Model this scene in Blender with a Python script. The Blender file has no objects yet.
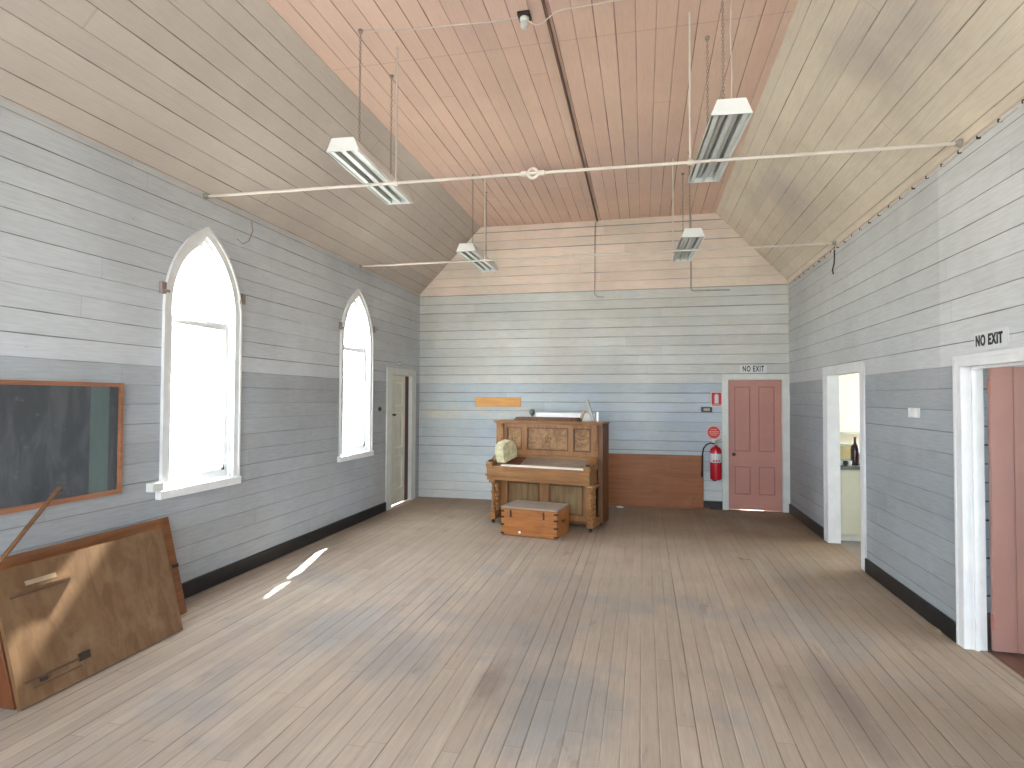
import bpy, bmesh, math, random
from mathutils import Vector, Matrix, Quaternion
PI = math.pi
C = bpy.context.scene.collection
SC = bpy.context.scene

# ------------------------------------------------------------------ camera
cam_d = bpy.data.cameras.new('camera')
cam = bpy.data.objects.new('camera', cam_d); C.objects.link(cam); SC.camera = cam
cam_d.sensor_fit = 'HORIZONTAL'; cam_d.sensor_width = 36.0
cam_d.lens = 590.16 / 1024 * 36.0
cam_d.shift_y = -1.255 / 1024
cam_d.clip_start = 0.05; cam_d.clip_end = 300
_f = Vector((-0.21708, 0.97581, 0.025997)); _r = Vector((0.97615, 0.21704, 0.0043985)); _u = _r.cross(_f)
_m = Matrix((_r, _u, -_f)).transposed().to_4x4(); _m.translation = Vector((3.9659, 0, 1.7825))
cam.matrix_world = _m

# ------------------------------------------------------------------ sky, sun, exposure
SC.view_settings.view_transform = 'Standard'; SC.view_settings.look = 'None'
SC.view_settings.exposure = 1.62; SC.view_settings.gamma = 1.0
SC.view_settings.use_curve_mapping = False
SC.cycles.use_denoising = True
SC.cycles.max_bounces = 14; SC.cycles.diffuse_bounces = 8; SC.cycles.transparent_max_bounces = 12
SC.cycles.sample_clamp_indirect = 12
SC.cycles.caustics_reflective = False; SC.cycles.caustics_refractive = False
world = bpy.data.worlds.new('sky'); SC.world = world; world.use_nodes = True
bg = world.node_tree.nodes['Background']
SKY = 8.3
bg.inputs[0].default_value = (0.81, 0.885, 1.0, 1); bg.inputs[1].default_value = SKY
sun_d = bpy.data.lights.new('sun', 'SUN'); sun = bpy.data.objects.new('sun', sun_d); C.objects.link(sun)
sun_d.energy = 40; sun_d.angle = math.radians(0.8); sun_d.color = (1.0, 0.95, 0.86)
sun.location = (-20, 40, 40)
sun.rotation_euler = Vector((1.0, -3.9, -3.8)).to_track_quat('-Z', 'Y').to_euler()

# ------------------------------------------------------------------ room numbers (metres)
W, L, ZE, ZC, XA, XB, ZD = 6.2235, 10.0862, 3.665, 4.8251, 1.14, 5.127, 2.035
YF = -1.8                                     # front wall, behind the camera
WT = 0.12                                     # wall thickness
def portal(loc, rot, sx, sy):
    d = bpy.data.lights.new('daylight', 'AREA'); d.shape = 'RECTANGLE'; d.size = sx; d.size_y = sy
    d.cycles.is_portal = True
    o = bpy.data.objects.new('daylight', d); C.objects.link(o); o.location = loc; o.rotation_euler = rot
portal((-0.14, 4.727, 2.12), (0, -PI/2, 0), 2.5, 0.9)
portal((-0.14, 7.685, 2.12), (0, -PI/2, 0), 2.5, 0.9)
for x in (1.45, 4.75): portal((x, YF-0.14, 2.1), (PI/2, 0, 0), 1.6, 2.4)
portal((3.1, YF-0.14, 1.25), (PI/2, 0, 0), 1.1, 2.5)
portal((9.34, 8.6, 1.75), (0, PI/2, 0), 1.5, 2.2)
portal((9.34, 2.8, 1.7), (0, PI/2, 0), 1.4, 1.4)

# ------------------------------------------------------------------ node helpers
class T:
    def __init__(s, name):
        s.m = bpy.data.materials.new(name); s.m.use_nodes = True
        s.t = s.m.node_tree; s.n = s.t.nodes; s.b = s.n['Principled BSDF']
    def set(s, inp, v):
        if v is None: return
        if isinstance(v, bpy.types.NodeSocket): s.t.links.new(v, inp)
        elif isinstance(v, (tuple, list)) and len(v) == 3 and inp.type == 'RGBA': inp.default_value = (*v, 1)
        else: inp.default_value = v
    def math(s, op, a, b=None, c=None, clamp=False):
        n = s.n.new('ShaderNodeMath'); n.operation = op; n.use_clamp = clamp
        s.set(n.inputs[0], a); s.set(n.inputs[1], b); s.set(n.inputs[2], c); return n.outputs[0]
    def mix(s, f, a, b, mode='MIX'):
        n = s.n.new('ShaderNodeMix'); n.data_type = 'RGBA'; n.blend_type = mode; n.clamp_factor = True
        s.set(n.inputs[0], f); s.set(n.inputs[6], a); s.set(n.inputs[7], b); return n.outputs[2]
    def pos(s, kind='world'):
        if kind == 'world': return s.n.new('ShaderNodeNewGeometry').outputs['Position']
        return s.n.new('ShaderNodeTexCoord').outputs['Object']
    def dot(s, v, d):
        n = s.n.new('ShaderNodeVectorMath'); n.operation = 'DOT_PRODUCT'; s.set(n.inputs[0], v); n.inputs[1].default_value = d; return n.outputs['Value']
    def vec(s, x, y, z):
        n = s.n.new('ShaderNodeCombineXYZ')
        for i, v in enumerate((x, y, z)): s.set(n.inputs[i], v)
        return n.outputs[0]
    def noise(s, v, scale, detail=3, rough=0.55, dist=0):
        n = s.n.new('ShaderNodeTexNoise'); s.set(n.inputs['Vector'], v); n.inputs['Scale'].default_value = scale
        n.inputs['Detail'].default_value = detail; n.inputs['Roughness'].default_value = rough; n.inputs['Distortion'].default_value = dist
        return n.outputs['Fac']
    def white(s, w):
        n = s.n.new('ShaderNodeTexWhiteNoise'); n.noise_dimensions = '1D'; s.set(n.inputs['W'], w); return n.outputs['Value']
    def ramp(s, v, a, b, lo=0.0, hi=1.0, smooth=True):
        n = s.n.new('ShaderNodeMapRange'); n.interpolation_type = 'SMOOTHSTEP' if smooth else 'LINEAR'; n.clamp = True
        for i, q in enumerate((v, a, b, lo, hi)): s.set(n.inputs[i], q)
        return n.outputs[0]
    def bump(s, h, strength=0.3, dist=0.01):
        n = s.n.new('ShaderNodeBump'); s.set(n.inputs['Height'], h); n.inputs['Strength'].default_value = strength; n.inputs['Distance'].default_value = dist
        s.t.links.new(n.outputs[0], s.b.inputs['Normal'])
    def out(s, col, rough=0.7, metal=0.0, spec=0.3):
        s.set(s.b.inputs['Base Color'], col); s.set(s.b.inputs['Roughness'], rough); s.b.inputs['Metallic'].default_value = metal
        s.b.inputs['Specular IOR Level'].default_value = spec
        return s.m
def mulc(c, k): return tuple(min(1, x*k) for x in c)
def sr(r, g, b):
    def f(x):
        x /= 255.0; return x/12.92 if x <= 0.04045 else ((x+0.055)/1.055)**2.4
    return (f(r), f(g), f(b))

def boards(name, U, V, pitch, phase, colour, gapc=(0.05, 0.045, 0.04), gapw=0.022, vary=0.09, rough=0.62, wear=1.0, joint=3.4, seed=0.0, gapmin=0.15, peel=(0.16, 0.13, 0.11), wobk=0.05, ja=0.45):
    """painted timber lining: U runs across the boards, V along them; colour(t, P, cell) returns the paint"""
    t = T(name); P = t.pos()
    u = t.math('DIVIDE', t.math('SUBTRACT', t.dot(P, U), phase), pitch)
    v = t.dot(P, V)
    # boards are not quite straight
    wob = t.math('MULTIPLY', t.math('SUBTRACT', t.noise(t.vec(v, t.math('FLOOR', u), seed), 0.9, 1), 0.5), wobk)
    u2 = t.math('ADD', u, wob)
    cell = t.math('FLOOR', u2); fr = t.math('FRACT', u2)
    edge = t.math('SUBTRACT', 0.5, t.math('ABSOLUTE', t.math('SUBTRACT', fr, 0.5)))     # 0 at a joint
    line = t.math('FLOOR', t.math('ADD', u2, 0.5))
    rnd = t.white(t.math('ADD', line, seed+3.7))
    along = t.noise(t.vec(v, t.math('MULTIPLY', line, 7.3), seed), 1.3, 3, 0.6)
    wdt = t.math('MULTIPLY', gapw, t.math('ADD', 0.45, t.math('ADD', rnd, t.ramp(along, 0.45, 0.75, 0, 0.9))))
    g = t.ramp(edge, t.math('MULTIPLY', wdt, 0.35), wdt, 1, 0)
    dark = t.math('MULTIPLY', g, t.ramp(t.math('ADD', t.math('MULTIPLY', rnd, 0.5), along), 0.35, 1.0, gapmin, 1.0), clamp=True)
    # butt joints
    off = t.math('MULTIPLY', t.white(t.math('ADD', cell, seed+11.0)), joint)
    jf = t.math('FRACT', t.math('DIVIDE', t.math('ADD', v, off), joint))
    je = t.math('MULTIPLY', t.ramp(t.math('ABSOLUTE', t.math('SUBTRACT', jf, 0.5)), 0.0004, 0.0014, 1, 0), ja)
    piece = t.math('ADD', t.math('MULTIPLY', cell, 13.0), t.math('FLOOR', t.math('ADD', t.math('DIVIDE', t.math('ADD', v, off), joint), 0.5)))
    tone = t.math('ADD', 1-vary/2, t.math('MULTIPLY', t.white(t.math('ADD', piece, seed)), vary))
    col = colour(t, P, piece)
    big = t.ramp(t.noise(P, 0.7, 4, 0.6), 0.3, 0.7, 1-0.13*wear, 1+0.05*wear)
    fine = t.ramp(t.noise(t.vec(t.math('MULTIPLY', v, 2.5), t.math('MULTIPLY', u, 5.0), cell), 2.2, 4, 0.65), 0.25, 0.75, 1-0.10*wear, 1+0.05*wear)
    k = t.math('MULTIPLY', t.math('MULTIPLY', tone, big), fine)
    col = t.mix(1.0, col, t.vec(k, k, k), 'MULTIPLY')
    # flaked spots and nail marks
    sp = t.noise(t.vec(t.math('MULTIPLY', v, 4.0), t.math('MULTIPLY', u, 1.6), seed), 2.0, 5, 0.75)
    sp2 = t.math('MULTIPLY', t.ramp(sp, 0.675, 0.71, 0, 0.75), t.ramp(t.noise(P, 1.1, 2), 0.45, 0.6, 0, 1))
    col = t.mix(sp2, col, peel)
    col = t.mix(je, col, gapc)
    col = t.mix(t.math('MULTIPLY', dark, 0.92), col, gapc)
    t.bump(t.math('ADD', t.ramp(edge, 0.0, gapw*2.2, 0, 1), t.math('MULTIPLY', fine, 0.25)), 0.45, 0.008)
    return t.out(col, rough, spec=0.25)

def flat(name, c, rough=0.55, metal=0, vary=0.08, scale=6, spec=0.4, bump=0.0):
    t = T(name); P = t.pos('obj')
    k = t.ramp(t.noise(P, scale, 4, 0.6), 0.25, 0.75, 1-vary, 1+vary*0.5)
    col = t.mix(1.0, c, t.vec(k, k, k), 'MULTIPLY')
    if bump: t.bump(t.noise(P, scale*6, 3), bump, 0.004)
    return t.out(col, rough, metal, spec)

def wood(name, a, b, axis=0, scale=1.0, rough=0.45, dirt=0.25, dcol=(0.05, 0.035, 0.02), spec=0.4):
    t = T(name); P = t.pos('obj')
    s = [14.0, 14.0, 14.0]; s[axis] = 1.1
    m = t.n.new('ShaderNodeVectorMath'); m.operation = 'MULTIPLY'; t.set(m.inputs[0], P); m.inputs[1].default_value = s
    g = t.noise(m.outputs[0], 1.6*scale, 6, 0.62, 0.9)
    col = t.mix(t.ramp(g, 0.3, 0.72), a, b)
    d = t.ramp(t.noise(P, 3.2, 5, 0.65), 0.5, 0.78, 0, dirt)
    col = t.mix(d, col, dcol)
    t.bump(g, 0.12, 0.003)
    return t.out(col, rough, spec=spec)

# ------------------------------------------------------------------ paint colours
UPW = (0.535, 0.57, 0.60); DADO = (0.37, 0.39, 0.40)
def wall_paint(up, low, patch=None, lowtint=None):
    def f(t, P, piece):
        z = t.dot(P, (0, 0, 1))
        n = t.noise(P, 9.0, 3)
        m = t.ramp(t.math('ADD', z, t.math('MULTIPLY', t.math('SUBTRACT', n, 0.5), 0.012)), ZD-0.004, ZD+0.004, 0, 1, False)
        lo, hi = low, up
        if lowtint is not None: lo = t.mix(t.ramp(t.noise(P, 0.8, 3), 0.38, 0.66), low, lowtint)
        if patch is not None: hi, lo = patch(t, P, hi, lo)
        return t.mix(m, lo, hi)
    return f
def left_patch(t, P, hi, lo):
    y = t.dot(P, (0, 1, 0)); z = t.dot(P, (0, 0, 1))
    # paint of the top boards carries the ceiling's cream overspill in places
    m = t.ramp(z, 3.56, 3.66, 0, 0.5)
    return t.mix(t.math('MULTIPLY', m, t.noise(P, 3, 3)), hi, (0.52, 0.47, 0.40)), lo
def right_patch(t, P, hi, lo):
    y = t.dot(P, (0, 1, 0)); z = t.dot(P, (0, 0, 1))
    # fresher paint on the near half of the upper wall, edge at about y = 5.2 m
    n = t.math('MULTIPLY', t.math('SUBTRACT', t.noise(t.vec(0, 0, t.math('FLOOR', t.math('DIVIDE', z, 0.4))), 3.0, 1), 0.5), 0.25)
    m = t.ramp(t.math('ADD', y, n), 5.18, 5.22, 1, 0)
    return t.mix(m, hi, (0.60, 0.62, 0.625)), lo
def back_paint(t, P, piece):
    x = t.dot(P, (1, 0, 0)); z = t.dot(P, (0, 0, 1))
    lo = t.mix(t.ramp(t.noise(P, 0.9, 4), 0.4, 0.62), (0.485, 0.54, 0.555), (0.455, 0.525, 0.59))
    # greener tone at the left end and rubbed band below the ochre board
    lo = t.mix(t.ramp(x, 1.5, 0.3, 0, 0.55), lo, (0.53, 0.56, 0.54))
    rub = t.math('MULTIPLY', t.ramp(t.math('ABSOLUTE', t.math('SUBTRACT', z, 1.52)), 0.04, 0.16, 1, 0), t.ramp(x, 1.9, 2.3, 1, 0))
    lo = t.mix(t.math('MULTIPLY', rub, t.ramp(t.noise(P, 5, 4), 0.35, 0.6)), lo, (0.58, 0.56, 0.48))
    lo = t.mix(t.ramp(z, 0.75, 0.15, 0, 0.4), lo, (0.66, 0.66, 0.62))
    hi = t.mix(t.ramp(t.noise(P, 1.3, 3), 0.4, 0.65), (0.58, 0.58, 0.55), (0.545, 0.57, 0.565))
    pk = t.mix(t.ramp(t.noise(P, 1.5, 4), 0.4, 0.65), (0.75, 0.625, 0.54), (0.72, 0.635, 0.54))
    c = t.mix(t.ramp(z, ZD-0.004, ZD+0.004), lo, hi)
    return t.mix(t.ramp(z, 3.60, 3.61), c, pk)
M = {}
M['wall_left'] = boards('left_wall_boards', (0, 0, 1), (0, 1, 0), 0.158, ZD, wall_paint(UPW, DADO, left_patch, (0.40, 0.435, 0.465)), seed=1, gapw=0.021, gapmin=0.5, gapc=(0.17, 0.165, 0.16), wobk=0.025, ja=0.25)
M['wall_right'] = boards('right_wall_boards', (0, 0, 1), (0, 1, 0), 0.165, ZD, wall_paint((0.525, 0.55, 0.555), (0.335, 0.37, 0.385), right_patch, (0.36, 0.385, 0.40)), seed=5, gapw=0.021, gapmin=0.5, gapc=(0.16, 0.16, 0.16), wobk=0.03, ja=0.25)
M['wall_back'] = boards('back_wall_boards', (0, 0, 1), (1, 0, 0), 0.158, ZD, back_paint, seed=9, gapw=0.045, gapmin=0.55, gapc=(0.24, 0.24, 0.235), wobk=0.03, ja=0.25, vary=0.12)
M['wall_plain'] = boards('front_wall_boards', (0, 0, 1), (1, 0, 0), 0.158, ZD, wall_paint(UPW, DADO), seed=12)
def pink(t, P, piece):
    c = t.mix(t.white(piece), (0.70, 0.48, 0.375), (0.71, 0.51, 0.395))
    c = t.mix(t.ramp(t.noise(P, 0.55, 3), 0.42, 0.62), c, (0.67, 0.47, 0.385))
    y = t.dot(P, (0, 1, 0))
    seam = t.ramp(t.math('ABSOLUTE', t.math('SUBTRACT', y, 4.92)), 0.004, 0.012, 0.35, 0)
    return t.mix(seam, c, (0.42, 0.28, 0.22))
def cream(a, b, blot, spots=()):
    def f(t, P, piece):
        c = t.mix(t.ramp(t.noise(P, 0.9, 3), 0.4, 0.65), a, b)
        c = t.mix(t.math('MULTIPLY', t.ramp(t.noise(P, 0.8, 2, 0.4, 0.3), 0.60, 0.72), 0.3), c, blot)
        for (x, y, z), r, k_ in spots:
            d = t.n.new('ShaderNodeVectorMath'); d.operation = 'DISTANCE'; t.set(d.inputs[0], P); d.inputs[1].default_value = (x, y, z)
            q = t.math('ADD', d.outputs['Value'], t.math('MULTIPLY', t.noise(P, 2.5, 4), r*0.9))
            c = t.mix(t.ramp(q, r*0.5, r*1.5, k_, 0), c, blot)
        return c
    return f
sl = Vector((XA, 0, ZC-ZE)).normalized(); srr = Vector((XB-W, 0, ZC-ZE)).normalized()
M['ceil_flat'] = boards('pink_ceiling_boards', (1, 0, 0), (0, 1, 0), 0.163, XA, pink, gapc=(0.20, 0.115, 0.09), gapw=0.030, seed=21, joint=9.0, wear=0.6, gapmin=0.75, wobk=0.02, ja=0.2, peel=(0.3, 0.17, 0.13))
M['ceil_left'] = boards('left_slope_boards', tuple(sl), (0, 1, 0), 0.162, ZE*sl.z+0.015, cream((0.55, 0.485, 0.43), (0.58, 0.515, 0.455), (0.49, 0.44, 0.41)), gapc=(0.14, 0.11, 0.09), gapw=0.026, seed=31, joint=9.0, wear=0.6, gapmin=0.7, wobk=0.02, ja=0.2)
SPOTS = [((5.62, 4.75, 4.30), 0.55, 0.6), ((5.55, 4.2, 4.37), 0.45, 0.45), ((5.66, 7.6, 4.24), 0.6, 0.65), ((5.72, 4.3, 4.1), 0.4, 0.4)]
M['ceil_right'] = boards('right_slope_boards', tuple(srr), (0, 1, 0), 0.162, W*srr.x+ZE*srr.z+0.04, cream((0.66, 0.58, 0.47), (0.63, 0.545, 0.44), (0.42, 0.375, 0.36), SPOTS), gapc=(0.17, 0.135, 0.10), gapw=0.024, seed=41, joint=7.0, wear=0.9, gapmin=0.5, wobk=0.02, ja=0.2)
def floor_paint(t, P, piece):
    x = t.dot(P, (1, 0, 0)); y = t.dot(P, (0, 1, 0))
    gr = t.noise(t.vec(t.math('MULTIPLY', x, 40.0), t.math('MULTIPLY', y, 1.6), piece), 1.0, 5, 0.65)
    c = t.mix(t.white(piece), (0.465, 0.385, 0.312), (0.43, 0.35, 0.28))
    c = t.mix(t.ramp(gr, 0.35, 0.75, 0, 0.55), c, (0.35, 0.28, 0.23))
    # browner boards that feet have not bleached: far end and along the right wall
    far = t.math('ADD', t.ramp(y, 5.0, 9.4, 0, 0.8), t.ramp(x, 4.0, 6.2, 0, 0.35))
    far = t.math('MULTIPLY', far, t.ramp(t.noise(P, 1.2, 4), 0.25, 0.65, 0.55, 1.0), clamp=True)
    c = t.mix(far, c, (0.26, 0.18, 0.115))
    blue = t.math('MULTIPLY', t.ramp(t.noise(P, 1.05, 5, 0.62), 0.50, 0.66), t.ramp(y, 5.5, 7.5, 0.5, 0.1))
    def spot(c0, cx, cy, rx, ry, col_, k_):
        dx_ = t.math('DIVIDE', t.math('SUBTRACT', x, cx), rx); dy_ = t.math('DIVIDE', t.math('SUBTRACT', y, cy), ry)
        q = t.math('SQRT', t.math('ADD', t.math('MULTIPLY', dx_, dx_), t.math('MULTIPLY', dy_, dy_)))
        q = t.math('ADD', q, t.math('MULTIPLY', t.math('SUBTRACT', t.noise(P, 4.0, 5, 0.7), 0.5), 1.3))
        return t.mix(t.ramp(q, 0.35, 1.15, k_, 0), c0, col_)
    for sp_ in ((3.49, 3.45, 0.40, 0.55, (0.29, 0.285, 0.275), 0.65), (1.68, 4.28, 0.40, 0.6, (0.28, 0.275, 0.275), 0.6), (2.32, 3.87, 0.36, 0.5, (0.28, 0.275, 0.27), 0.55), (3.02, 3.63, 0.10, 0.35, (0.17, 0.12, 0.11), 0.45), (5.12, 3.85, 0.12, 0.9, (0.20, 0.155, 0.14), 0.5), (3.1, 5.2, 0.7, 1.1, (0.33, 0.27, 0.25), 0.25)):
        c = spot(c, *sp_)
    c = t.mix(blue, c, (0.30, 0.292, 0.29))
    dk = t.ramp(t.noise(t.vec(t.math('MULTIPLY', x, 5.0), t.math('MULTIPLY', y, 1.3), 4.0), 1.4, 5, 0.7), 0.60, 0.76, 0, 0.5)
    c = t.mix(dk, c, (0.19, 0.14, 0.12))
    return c
M['floor'] = boards('worn_floor_boards', (1, 0, 0), (0, 1, 0), 0.098, 0.03, floor_paint, gapc=(0.19, 0.15, 0.12), gapw=0.034, seed=51, joint=3.0, vary=0.11, rough=0.8, wear=0.9, gapmin=0.1, peel=(0.12, 0.09, 0.07))
M['white'] = flat('white_gloss_paint', (0.74, 0.75, 0.75), 0.4, vary=0.07)
M['cream_trim'] = flat('cream_door_frame_paint', (0.62, 0.64, 0.60), 0.45, vary=0.08)
M['pink_door'] = flat('pink_door_paint', (0.44, 0.215, 0.175), 0.5, vary=0.07, scale=3)
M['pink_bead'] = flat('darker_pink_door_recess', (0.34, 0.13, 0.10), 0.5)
M['black_base'] = flat('black_baseboard_paint', (0.013, 0.012, 0.011), 0.45, vary=0.4, scale=9)
M['metal_white'] = flat('white_enamelled_steel', (0.74, 0.76, 0.75), 0.35, vary=0.04)
M['reflector'] = flat('greyed_reflector', (0.42, 0.44, 0.42), 0.3, vary=0.2, scale=20)
M['louvre'] = flat('louvre_edge', (0.62, 0.64, 0.60), 0.35)
M['pipe'] = flat('cream_painted_pipe', (0.66, 0.60, 0.54), 0.6, vary=0.06)
M['dark_metal'] = flat('dark_old_metal', (0.06, 0.045, 0.035), 0.45, 0.6)
M['black'] = flat('black_plastic', (0.012, 0.012, 0.012), 0.4)
M['rod'] = flat('tarnished_hanging_chain', (0.30, 0.26, 0.22), 0.5, 0.2)
M['conduit'] = flat('greyed_conduit', (0.33, 0.31, 0.27), 0.55)
M['brown_conduit'] = flat('brown_ceiling_conduit', (0.17, 0.085, 0.06), 0.55)
M['ground'] = flat('sunlit_gravel', (0.50, 0.49, 0.46), 0.9, vary=0.3, scale=2)

# ------------------------------------------------------------------ geometry helpers
class MB:
    def __init__(s): s.bm = bmesh.new()
    def box(s, x0, x1, y0, y1, z0, z1, mi=0):
        v = [s.bm.verts.new(p) for p in ((x0,y0,z0),(x1,y0,z0),(x1,y1,z0),(x0,y1,z0),(x0,y0,z1),(x1,y0,z1),(x1,y1,z1),(x0,y1,z1))]
        for q in ((0,3,2,1),(4,5,6,7),(0,1,5,4),(1,2,6,5),(2,3,7,6),(3,0,4,7)):
            f = s.bm.faces.new([v[i] for i in q]); f.material_index = mi
        return s
    def prism(s, pts, a, b, axis=1, mi=0):
        """pts polygon in the two other axes, extruded from a to b along axis"""
        def P(p, t):
            if axis == 0: return (t, p[0], p[1])
            if axis == 1: return (p[0], t, p[1])
            return (p[0], p[1], t)
        A = [s.bm.verts.new(P(p, a)) for p in pts]; B = [s.bm.verts.new(P(p, b)) for p in pts]; n = len(pts)
        fs = [s.bm.faces.new(A), s.bm.faces.new(B[::-1])]
        for i in range(n): fs.append(s.bm.faces.new([A[i], B[i], B[(i+1) % n], A[(i+1) % n]]))
        for f in fs: f.material_index = mi
        return s
    def lathe(s, prof, c=(0, 0, 0), ax=(0, 0, 1), n=18):
        q = Vector((0, 0, 1)).rotation_difference(Vector(ax).normalized()); c = Vector(c); rings = []
        for r, z in prof:
            rings.append([s.bm.verts.new(c + q @ Vector((r*math.cos(2*PI*i/n), r*math.sin(2*PI*i/n), z))) for i in range(n)] if r > 1e-6 else [s.bm.verts.new(c + q @ Vector((0, 0, z)))])
        for A, B in zip(rings, rings[1:]):
            for i in range(n):
                j = (i+1) % n
                if len(A) == 1 and len(B) == 1: continue
                if len(A) == 1: s.bm.faces.new([A[0], B[i], B[j]])
                elif len(B) == 1: s.bm.faces.new([A[i], A[j], B[0]])
                else: s.bm.faces.new([A[i], A[j], B[j], B[i]])
        if len(rings[0]) > 1: s.bm.faces.new(rings[0][::-1])
        if len(rings[-1]) > 1: s.bm.faces.new(rings[-1])
        return s
    def rod(s, a, b, r, n=10):
        a, b = Vector(a), Vector(b); return s.lathe([(r, 0), (r, (b-a).length)], a, b-a, n)
    def tube(s, pts, r, n=8):
        pts = [Vector(p) for p in pts]; prev = None; rings = []
        d0 = (pts[1]-pts[0]).normalized(); up = Vector((0, 0, 1)) if abs(d0.z) < 0.9 else Vector((1, 0, 0))
        nx = d0.cross(up).normalized()
        for i, p in enumerate(pts):
            d = ((pts[min(i+1, len(pts)-1)] - pts[max(i-1, 0)])).normalized()
            nx = (nx - d*nx.dot(d)).normalized(); ny = d.cross(nx)
            rings.append([s.bm.verts.new(p + nx*r*math.cos(2*PI*k/n) + ny*r*math.sin(2*PI*k/n)) for k in range(n)])
        for A, B in zip(rings, rings[1:]):
            for k in range(n): s.bm.faces.new([A[k], A[(k+1) % n], B[(k+1) % n], B[k]])
        s.bm.faces.new(rings[0][::-1]); s.bm.faces.new(rings[-1])
        return s
    def xf(s, m):
        bmesh.ops.transform(s.bm, matrix=m, verts=s.bm.verts[:]); return s
    def build(s, name, mat, parent=None, bevel=0.0, seg=2, smooth=True):
        bmesh.ops.recalc_face_normals(s.bm, faces=s.bm.faces[:])
        me = bpy.data.meshes.new(name); s.bm.to_mesh(me); s.bm.free()
        for m in (mat if isinstance(mat, (list, tuple)) else [mat]): me.materials.append(M[m] if isinstance(m, str) else m)
        if smooth:
            for p in me.polygons: p.use_smooth = True
            me.set_sharp_from_angle(angle=math.radians(32))
        o = bpy.data.objects.new(name, me); C.objects.link(o)
        if bevel:
            b = o.modifiers.new('edge', 'BEVEL'); b.width = bevel; b.segments = seg; b.limit_method = 'ANGLE'
        if parent: o.parent = parent
        return o
def tag(o, label, cat, group=None):
    o['label'] = label; o['category'] = cat
    if group: o['group'] = group
    return o
def struct(o): o['kind'] = 'structure'; return o
def empty(name, loc=(0, 0, 0), rz=0.0):
    o = bpy.data.objects.new(name, None); C.objects.link(o); o.location = loc; o.rotation_euler = (0, 0, rz); o.empty_display_size = 0.05
    return o
def thing(name, label, cat, loc=(0, 0, 0), rz=0.0, group=None): return tag(empty(name, loc, rz), label, cat, group)
def tree_copy(o, parent=None):
    c = o.copy(); C.objects.link(c)
    if parent is not None: c.parent = parent; c.matrix_parent_inverse = o.matrix_parent_inverse.copy()
    for ch in [x for x in o.children]: tree_copy(ch, c)
    return c
_DG = bpy.context.evaluated_depsgraph_get
def plate(name, loops, t, frame, mat, parent=None, bevel=0.0):
    """2-D outline with holes -> a plate of thickness t. frame = (origin, U, V); thickness is centred on the origin plane"""
    cu = bpy.data.curves.new('outline', 'CURVE'); cu.dimensions = '2D'; cu.fill_mode = 'BOTH'; cu.extrude = t/2; cu.bevel_depth = bevel
    for lp in loops:
        sp = cu.splines.new('POLY'); sp.points.add(len(lp)-1); sp.use_cyclic_u = True
        for i, p in enumerate(lp): sp.points[i].co = (p[0], p[1], 0, 1)
    tmp = bpy.data.objects.new('outline', cu); C.objects.link(tmp)
    me = bpy.data.meshes.new_from_object(tmp.evaluated_get(_DG())); bpy.data.objects.remove(tmp); bpy.data.curves.remove(cu)
    O, U, V = map(Vector, frame); U = U.normalized(); V = V.normalized(); Nn = U.cross(V)
    m = Matrix((U, V, Nn)).transposed().to_4x4(); m.translation = O
    me.transform(m); me.name = name; me.materials.clear(); me.materials.append(M[mat] if isinstance(mat, str) else mat)
    o = bpy.data.objects.new(name, me); C.objects.link(o)
    if parent: o.parent = parent
    return o
def rect(a, b, c, d): return [(a, c), (b, c), (b, d), (a, d)]
def gothic(yc, z0, w, zs, R, n=14):
    """pointed arch outline: half width w, springing zs, radius R, bottom z0"""
    off = R - w; pts = [(yc-w, z0), (yc+w, z0)]
    apex = math.acos(off/R)
    for i in range(n+1):
        a = apex*i/n; pts.append((yc-off+R*math.cos(a), zs+R*math.sin(a)))
    for i in range(n, -1, -1):
        a = apex*i/n
        if i == n: continue
        pts.append((yc+off-R*math.cos(a), zs+R*math.sin(a)))
    return pts
def text(name, s, size, frame, mat, parent, width=1.0, depth=0.002, bold=0.0):
    """lettering centred on frame origin, U reading direction, V up"""
    cu = bpy.data.curves.new('letters', 'FONT'); cu.body = s; cu.size = size; cu.extrude = depth; cu.align_x = 'CENTER'; cu.align_y = 'CENTER'; cu.offset = bold; cu.space_character = 1.18
    tmp = bpy.data.objects.new('letters', cu); C.objects.link(tmp)
    me = bpy.data.meshes.new_from_object(tmp.evaluated_get(_DG())); bpy.data.objects.remove(tmp); bpy.data.curves.remove(cu)
    O, U, V = map(Vector, frame); U = U.normalized(); V = V.normalized(); Nn = U.cross(V)
    m = Matrix((U*width, V, Nn)).transposed().to_4x4(); m.translation = O
    me.transform(m); me.name = name; me.materials.clear(); me.materials.append(M[mat] if isinstance(mat, str) else mat)
    o = bpy.data.objects.new(name, me); C.objects.link(o); o.parent = parent; return o

# ------------------------------------------------------------------ room shell
EX = 9.3                                        # far side of the rooms to the right
b = MB(); b.box(-WT, W+WT, YF-WT, L+0.3, -0.12, 0); struct(b.build('floor', 'floor'))
M['side_floor'] = boards('reddish_side_floor', (1, 0, 0), (0, 1, 0), 0.12, 0.0, lambda t, P, p: t.mix(t.white(p), (0.20, 0.10, 0.07), (0.17, 0.08, 0.06)), seed=61, rough=0.5)
b = MB(); b.box(W+WT, EX, 1.2, 5.8, -0.12, 0); struct(b.build('floor_side_room', 'side_floor'))
M['kitchen_floor'] = flat('grey_vinyl', (0.22, 0.19, 0.17), 0.5)
b = MB(); b.box(W+WT, EX, 5.8, L+0.3, -0.12, -0.0); struct(b.build('floor_kitchen', 'kitchen_floor'))
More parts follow.
